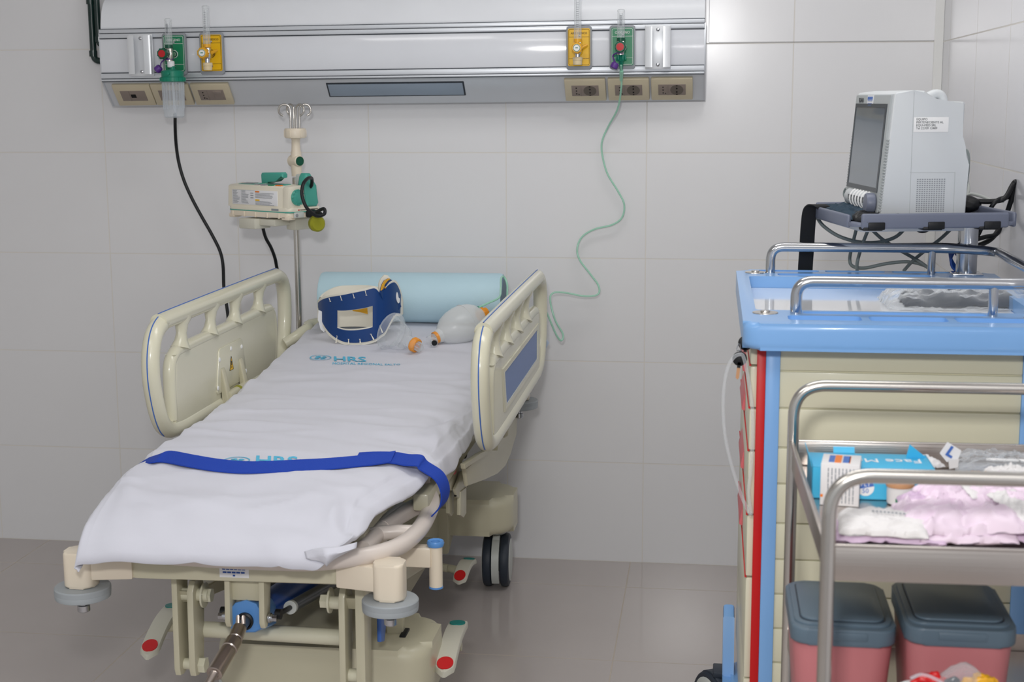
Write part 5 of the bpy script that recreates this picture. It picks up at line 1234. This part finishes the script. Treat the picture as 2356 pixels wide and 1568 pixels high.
cord('grey_cable', [(2290, 512, -1.02), (2300, 535, -1.0), (2330, 545, -.98), (2370, 546, -.97)], .0040, 'cable_grey', 'grey cable running off to the right along the wall', 'cable')
blob(tuple(at(2330-115, 470, 'y', -1.17)), .034, 5, 'black', 'power_adapter', 'black adapter lump resting on the shelf right of the monitor', 'adapter', (1.2, .8, .6), amp=.15)
m = MB(); c = at(2197, 598, 'y', -1.17)
for k in range(10): m.tube([c+Vector((.014*math.cos(t*PI/8+k*.1)+.003, .004*(k-5)*.7, .022*math.sin(t*PI/8))) for t in range(16)], .0028, n=6, closed=True)
tag(obj('blue_cord_roll', m, 'deep_blue'), 'small roll of blue cord behind the chrome column', 'cord')

# black cuff in clear bag on the cart top
c0 = at(2200, 700, 'z', 1.076)
pk = thing('bagged_cuff', (c0.x, c0.y, 1.076), 'black folded cuff wrapped in crumpled clear plastic on the cart top', 'bag')
k1 = cloth((c0.x+.0, c0.y+.0, 1.080), .215, .10, .040, .03, 21, 'tyre', 'cuff', 'x', 'x', fold=4); k2 = cloth((c0.x+.01, c0.y-.0, 1.078), .31, .17, .044, .03, 31, 'film', 'wrapper', 'x', 'x', fold=12)
for o_ in (k1, k2):
    for p_ in ('label', 'category'): del o_[p_]
    o_.parent = pk; o_.matrix_parent_inverse = Matrix.Translation(pk.location).inverted()
# keys
ky = CY0+.02
def key(px, name, label, blade=True, rot=0):
    c = at(px[0], px[1], 'x', 2.020 if 0 else 2.02) if 0 else at(px[0], px[1], 'y', ky+px[2])
    t = thing(name, c, label, 'key')
    M = Matrix.Translation(c) @ Matrix.Rotation(rot, 4, 'Y')
    obj('key_head', MB().lathe([(.0115, -.002), (.013, -.001), (.013, .003), (.0115, .004)], (0, 0, 0), (0, 1, 0), 24).box(-.003, .003, -.002, .004, -.016, -.006).xf(M), 'black', t)
    if blade: obj('key_blade', MB().prism([(-.003, -.012), (.003, -.012), (.003, -.034), (.0005, -.038), (-.003, -.035)], lambda a, b, t_: Vector((a, t_, b)), .0, .002).xf(M), 'cork', t)
    return t, c
t1, c1_ = key((1715, 789, -.02), 'key', 'black-headed key standing in the lock of the top drawer', False)
obj('lock', MB().cyl(c1_+Vector((.008, .002, 0)), Vector((2.04, c1_.y+.002, c1_.z)), .007), 'chrome', t1)
t2, c2_ = key((1702, 825, -.03), 'key', 'black-headed key dangling below the lock with brass-coloured blade', True, .1)
cord('key_ring', [c1_+Vector((-.012, -.004, 0)), c1_+Vector((-.016, -.006, -.012)), c2_+Vector((-.002, -.004, .016)), c2_+Vector((.004, 0, .012)), c1_+Vector((-.008, -.004, -.012)), c1_+Vector((-.010, -.004, 0))], .0008, 'chrome', 'thin wire ring linking the two black keys', 'ring', 6)
lp_ = [(1706, 815), (1690, 820), (1675, 845), (1666, 890), (1664, 945), (1668, 1000), (1678, 1050), (1692, 1100), (1710, 1150), (1728, 1183), (1722, 1130), (1728, 1080), (1732, 1000), (1731, 940), (1725, 890), (1718, 850), (1712, 825)]
tag(obj('plastic_loop', MB().tube([at(a, b, 'y', ky-.05+.0*b) for a, b in lp_], [.0030]*200, n=8, smooth=6, closed=True, flat=.5) if 0 else MB().tube([at(a, b, 'y', ky-.05) for a, b in lp_], .0032, n=8, smooth=6, closed=True), 'film'), 'clear plastic band hanging in a long loop from the key', 'band')

# ---------------------------------------------------------------- instrument trolley in the foreground
TA = math.radians(1.4); TU = Vector((math.cos(TA), math.sin(TA), 0)); TV = Vector((-math.sin(TA), math.cos(TA), 0))
TO = Vector((2.1115, -2.80, 0)); TM = Matrix((TU, TV, (0, 0, 1))).transposed().to_4x4(); TM.translation = TO
TW, TD = .50, .555; HZ = 1.030
tr = thing('instrument_trolley', TM @ Vector((TW/2, TD/2, 0)), 'stainless steel instrument trolley with bent tube handles and lipped tray in the foreground', 'trolley')
TH = []
for y, r, zt in ((0, .0092, HZ), (TD, .0092, HZ+.003)):
    P = fillet([(0, y, .09), (0, y, zt), (TW, y, zt), (TW, y, .09)], .052, 12)
    obj('tube_frame', MB().tube([TM @ Vector(p) for p in P], r, n=20, up=None), 'steel', tr)
m = MB().box(.004, TW-.004, .006, TD-.006, .898, .9015)
m.box(.004, TW-.004, -.0015, .001, .896, .943, .0006).box(.004, TW-.004, TD-.001, TD+.0015, .896, .943, .0006)
m.box(-.0015, .0008, .004, TD-.004, .896, .943, .0006).box(TW-.0008, TW+.0015, .004, TD-.004, .896, .943, .0006)
m.box(.002, TW-.002, -.005, .001, .940, .9435, .001).box(.002, TW-.002, TD-.001, TD+.005, .940, .9435, .001).box(-.006, .001, .0, TD, .940, .9435, .001)
tray = obj('tray', m.xf(TM), 'steel_brushed', tr)
m = MB().box(.004, TW-.004, .006, TD-.006, .598, .602).box(.004, TW-.004, -.001, .001, .598, .63).box(-.001, .001, .004, TD-.004, .598, .63).box(.004, TW-.004, TD-.001, TD+.001, .598, .63)
obj('lower_tray', m.xf(TM), 'steel_brushed', tr)
for x in (0, TW):
    for y in (0, TD):
        T = TM @ Matrix.Translation((x, y, .04)) @ Matrix.Rotation(.4, 4, 'Z')
        c = obj('caster', MB().cyl((0, 0, .045), (0, 0, .06), .009).box(-.014, -.011, -.012, .012, 0, .05).box(.011, .014, -.012, .012, 0, .05).box(-.014, .014, -.012, .012, .044, .049).xf(T), 'steel', tr)
        obj('wheel', MB().cyl((-.009, 0, 0), (.009, 0, 0), .04, n=28).xf(T), 'tyre', c)
# waste bins on the lower tray
def bin_(pl, pr, yfront, label):
    zl = at((pl+pr)/2, 1437, 'y', yfront).z; a = at(pl, 1437, 'z', zl); b = at(pr, 1440, 'z', zl); yb_ = at((pl+pr)/2, 1334, 'z', zl).y
    w = b.x-a.x; d = yb_-a.y; xc, yc = (a.x+b.x)/2, (a.y+yb_)/2
    t = thing('waste_bin', (xc, yc, .602), label, 'bin', 'pink bins with grey lids on the lower trolley tray')
    R_ = []
    for k, z in enumerate((.6025, .612, zl-.035, zl-.012)):
        f = (.80, .84, .955, .965)[k]; R_.append([Vector((p[0], p[1], z)) for p in rrect(w*f, d*f, .03, 6, xc, yc)])
    obj('bin_body', MB().grid(R_, wrap=True, caps=True), 'bin_pink', t)
    m = MB().prism(rrect(w, d, .024, 7, xc, yc), lambda p, q, s: Vector((p, q, s)), zl-.028, zl-.004, .004, 3)
    m.prism(rrect(w*.93, d*.9, .022, 6, xc, yc+d*.015), lambda p, q, s: Vector((p, q, s)), zl-.006, zl-.0005, .002)
    l = obj('lid', m, 'bin_lid', t)
    m = MB().prism(rrect(w*.80, d*.80, .018, 6, xc, yc+.002), lambda p, q, s: Vector((p, q, s)), zl-.002, zl+.003, .002)
    obj('flap', m, 'bin_lid', l)
    R2 = [[Vector((p[0], p[1], zl+.0002)) for p in rrect(w*f, d*f, .018, 6, xc, yc+.002)] for f in (.80, .825)]
    obj('flap_gap', MB().grid(R2, wrap=True), 'tyre', l)
    obj('catch', MB().box(xc-w*.22, xc+w*.22, a.y-.0015, a.y+.004, zl-.020, zl-.008, .002), 'bin_lid', l)
    m = MB()
    for s in (-1, 1): m.tube([(xc+s*w*.47, a.y+.012, zl-.012), (xc+s*w*.475, yc, zl-.012), (xc+s*w*.47, yb_-.02, zl-.012)], .002, n=6)
    return t
bin_(1822, 2064, -2.60, 'pink waste bin with grey lid behind the near steel post')
bin_(2088, 2342, -2.63, 'right-hand pink waste bin with grey lid under the tray')
# bag of supplies at the bottom edge
c = at(2205, 1568, 'y', -2.72); pk = thing('supply_bag', (c.x, c.y, .602), 'clear plastic bag of red and yellow wrapped supplies before the right bin', 'bag')
def sub(o_, p):
    for q in ('label', 'category'):
        if q in o_: del o_[q]
    o_.parent = p; o_.matrix_parent_inverse = Matrix.Translation(p.location).inverted(); return o_
zc = at(2195, 1530, 'y', -2.72).z
sub(blob((c.x, c.y, (.602+zc)/2), .5*(zc-.602), 3, 'film', 'bag_film', 'x', 'x', (.62, .32, 1.02), amp=.12), pk)
for i, (dx, dzz, mm_, rr0) in enumerate(((-.035, .018, 'cart_red', .022), (-.012, .025, 'tyre', .020), (.030, .018, 'knob_yellow', .022), (-.055, .030, 'white_paper', .020), (.005, .045, 'cart_red', .025), (.02, .06, 'white_paper', .03), (-.03, .07, 'tyre', .03))):
    sub(blob((c.x+dx, c.y, zc-dzz-rr0*.4), rr0, i+11, mm_, 'wrapped_item', 'x', 'x', (1, .5, .7), amp=.5), pk)
obj('tubing', MB().tube([at(a, b, 'y', -2.775) for a, b in ((2095, 1560), (2120, 1551), (2150, 1560), (2175, 1580), (2160, 1600), (2120, 1600), (2095, 1580))], .0022, n=8, smooth=6), 'clear_bottle', pk)

# contents of the tray ----------------------------------------------------
FZ = .9022
def carton(px_l, px_r, py, py_r, h, depth, name, mcol, label, cat, yaw=None):
    a = at(px_l, py, 'z', FZ); b = at(px_r, py_r, 'z', FZ); u = (b-a); w = u.length
    M = frame(a, u, Vector((-u.y, u.x, 0)))
    t = thing(name, (a+b)/2, label, cat)
    return t, M, w
t, M, w = carton(1886, 1975, 1160, 1166, 0, 0, 'medicine_carton', '', 'white carton with blue and orange stripes standing in the left of the tray', 'box')
zt = at(1930, 1068, 'y', (M @ Vector((w/2, 0, 0))).y).z-FZ; dd = .062
obj('carton_body', MB().box(0, w, 0, dd, 0, zt, .0006).xf(M), 'white_paper', t)
m = MB(); random.seed(3)
for k in range(8):
    x = .010+k*(w-.014)/8; z = zt-.006
    while z > .005:
        l = random.uniform(.003, .012); m.box(x, x+.0016, -.0004, .0003, max(.004, z-l), z); z -= l+.0012
obj('fine_print', m.xf(M), 'plate_grey', t)
m = MB()
for k, (x0, x1) in enumerate(((.010, .018), (.030, .040), (.020, .024))): m.box(x0, x1, .012, dd-.010, zt-.0003, zt+.0005)
obj('blue_stripe', m.xf(M), 'line_blue', t)
obj('orange_stripe', MB().box(.0185, .028, .010, dd-.008, zt-.0003, zt+.0007).box(0, .004, -.0006, .0003, .012, .016).box(w-.016, w-.014, .010, dd-.010, zt-.0003, zt+.0005).xf(M), 'orange', t)
t, M, w = carton(1868, 2152, 1150, 1158, 0, 0, 'mask_carton', '', 'sky blue face mask carton lying open along the back of the tray', 'box')
M = Matrix.Translation((0, .012, 0)) @ M; zt = at(2060, 1078, 'y', (M @ Vector((w/2, 0, 0))).y).z-FZ; dd = .09
m = MB().box(0, w, 0, .0012, 0, zt).box(0, w, dd-.0012, dd, 0, zt).box(0, .0012, 0, dd, 0, zt).box(w-.0012, w, 0, dd, 0, zt).box(0, w, 0, dd, zt-.001, zt, .0004).box(0, w, 0, dd, 0, .001)
body = obj('carton_body', m.xf(M), 'box_cyan', t)
m = MB().box(-.001, 0, 0, dd*.9, 0, .018, 0, Matrix.Translation((0, .0, zt)) @ Matrix.Rotation(-.25, 4, 'Y')).box(w*.22, w*.40, -.0005, .0005, 0, .010, 0, Matrix.Translation((0, dd, zt)) @ Matrix.Rotation(-.5, 4, 'X'))
m.prism([(w*.82, 0), (w*.99, 0), (w*.84, .022)], lambda a, b, tt: Vector((a, dd*.8-b*.3+tt, zt+b)), 0, .001)
obj('flap', m.xf(M), 'box_cyan', body)
ts = [text('Face Mask', .030, M @ Vector((w*.58, dd*.52, zt+.0006)), -TU, -TV, .0002)]
obj('lettering', join(*ts), 'ink_white', body)
ts = [text('ELASTICO', .0075, M @ Vector((w*.42, -.0004, zt*.72)), TU, (0, 0, 1), .0002)]
obj('lettering', join(*ts), 'ink_white', body)
rb = MB().cyl(M @ Vector((w*.44, -.0001, zt*.38)), M @ Vector((w*.44, -.0006, zt*.38)), .0125, n=32); rb_ = obj('round_badge', rb, 'ink_white', body)
M3 = frame(M @ Vector((w*.44, -.0007, zt*.38)), TU, (0, 0, 1))
obj('badge_top', MB().prism([(.0124*math.cos(.2+a*PI/16), .0124*math.sin(.2+a*PI/16)) for a in range(17)], lambda a, b, t: M3 @ Vector((a, b, t)), -.0001, .0001), 'line_blue', rb_)
obj('badge_text', join(text('PLY', .009, M @ Vector((w*.44, -.0009, zt*.38+.005)), TU, (0, 0, 1), .0002)), 'ink_white', rb_); obj('badge_text', join(text('50', .010, M @ Vector((w*.44, -.0009, zt*.38-.005)), TU, (0, 0, 1), .0002)), 'line_blue', rb_)
# bandage roll
c = at(2073, 1163, 'z', FZ); t = thing('bandage_roll', c, 'white and peach wrapped bandage roll with a small green square, standing in the tray', 'bandage')
hh = at(2073, 1106, 'y', c.y).z-FZ
obj('roll', MB().lathe([(.014, 0), (.019, .002), (.0195, hh*.45), (.019, hh-.004), (.015, hh), (.005, hh-.001), (.0001, hh-.004)], (c.x, c.y+.012, FZ), n=28), 'white_paper', t)
obj('peach_band', MB().lathe([(.0198, hh*.72), (.0203, hh*.78), (.0203, hh*.92), (.0195, hh*.97)], (c.x-.001, c.y+.012, FZ), n=28, caps=False), 'cork', t)
obj('green_mark', MB().box(c.x-.009, c.x-.001, c.y-.0085, c.y-.0065, FZ+.004, FZ+.012), 'plate_green', t)
# dark jar-like pack and peach pack behind the pouches
cloth(at(2185, 1125, 'z', FZ+.02), .045, .04, .022, .2, 41, 'tyre', 'dark_pouch', 'small dark green packet tucked between the blue carton and the pouches', 'packet')
cloth(at(2250, 1125, 'z', FZ+.02), .05, .05, .024, -.1, 43, 'cork', 'gauze_packet', 'beige gauze packet behind the pink pouches', 'packet')
cloth(at(2330, 1120, 'z', FZ+.02), .09, .07, .030, -.1, 47, 'white_paper', 'gauze_packet', 'off-white gauze packet at the right behind the pink pouches', 'packet')
# clear pack with blue lettering
c = at(2290, 1072, 'z', FZ+.012); t = cloth(c, .135, .11, .022, .02, 51, 'film', 'clear_pack', 'clear plastic instrument pack lying at the back right of the tray', 'pack', fold=10)
obj('liner', MB().box(c.x-.055, c.x+.06, c.y-.04, c.y+.04, FZ+.006, FZ+.010, .001), 'shelf_grey', t)
obj('white_stick', MB().cyl(c+Vector((-.02, -.03, .018)), c+Vector((.045, -.032, .018)), .0022), 'ink_white', t)
P = [at(a, b, 'y', c.y-.045) for a, b in ((2162, 1042), (2180, 1016), (2212, 1036), (2204, 1056), (2178, 1062))]
t = tag(obj('folded_label', slab(P, .002), 'label_white'), 'white folded wrapper end with blue lettering poking above the tray', 'wrapper')
P0 = at(2187, 1040, 'y', c.y-.047); obj('printing', join(text('L', .022, P0, (.83, 0, -.5), (.5, 0, .83), .0003, bold=.001)), 'line_blue', t)
P = [at(a, b, 'y', c.y-.05) for a, b in ((2182, 1058), (2206, 1056), (2204, 1074), (2184, 1078))]
obj('wrapper_fold', slab(P, .003), 'white_paper', t)
cloth(at(2120, 1068, 'z', FZ+.035), .05, .05, .012, .5, 53, 'white_paper', 'paper_insert', 'white folded paper between the blue carton and the clear pack', 'paper')
# pouches
G_ = 'sterile pouches heaped along the front of the tray'
def pouch(px, w, d, h, rz, seed, m_, label, dz=0, tilt=(0, 0), name='sterile_pouch', g=G_, fold=6, rough=.9):
    c = at(px[0], px[1], 'z', FZ+dz); c.z += .0022
    return cloth(c, w, d, h, rz, seed, m_, name, label, 'pouch', fold=fold, tilt=tilt, group=g, rough=rough)
pouch((1985, 1232), .095, .070, .016, .12, 3, 'lilac_paper', 'lilac pouch at the bottom left of the heap', .001)
pouch((2085, 1234), .10, .070, .016, -.10, 71, 'lilac_paper', 'lilac pouch at the bottom middle of the heap', .002)
pouch((2215, 1232), .13, .08, .020, .06, 72, 'pink_paper', 'pink pouch second from the right at the bottom of the heap', .004)
pouch((2320, 1226), .12, .09, .022, -.10, 82, 'lilac_paper', 'lilac pouch at the bottom right corner of the heap', .004)
pouch((2165, 1205), .12, .085, .026, .10, 83, 'pink_paper', 'pale pink pouch in the middle of the heap', .018, (0, .12))
pouch((2280, 1195), .15, .11, .030, -.16, 73, 'pink_paper', 'broad pale pink pouch draped across the right of the heap', .022, (-.06, .1))
pouch((2140, 1172), .075, .060, .016, .35, 84, 'lilac_paper', 'small lilac pouch leaning on the bandage roll', .024, (0, .3))
pouch((2200, 1150), .10, .075, .022, .25, 74, 'pink_paper', 'pink pouch end rising at the back of the heap', .036, (-.12, .2))
pouch((2300, 1150), .12, .09, .024, -.2, 75, 'pink_paper', 'folded lilac pouch at the upper right of the heap', .042, (.05, .2))
pouch((2350, 1175), .06, .08, .012, .9, 85, 'white_paper', 'white-edged pouch sticking up at the right end of the heap', .040, (.1, .4))
wp = pouch((2030, 1212), .116, .058, .018, -.05, 76, 'white_paper', 'white pouch with faint print on the left of the heap', .018, (0, .2), 'white_pouch', rough=.5)
q = at(2045, 1178, 'y', at(2030, 1212, 'z', FZ+.02).y-.006); m = MB()
for k in range(9): m.box(-.022+k*.005, -.0185+k*.005, -.0012, .0012, -.0003, .0003, 0, frame(q, (1, -.02, -.05), (0, .6, .8)))
obj('print_strip', m, 'plate_grey', wp)
pouch((2248, 1132), .038, .034, .004, .5, 77, 'white_paper', 'small white folded flap on top of the pink pouches', .056, (.1, .4), 'white_flap', rough=.2)
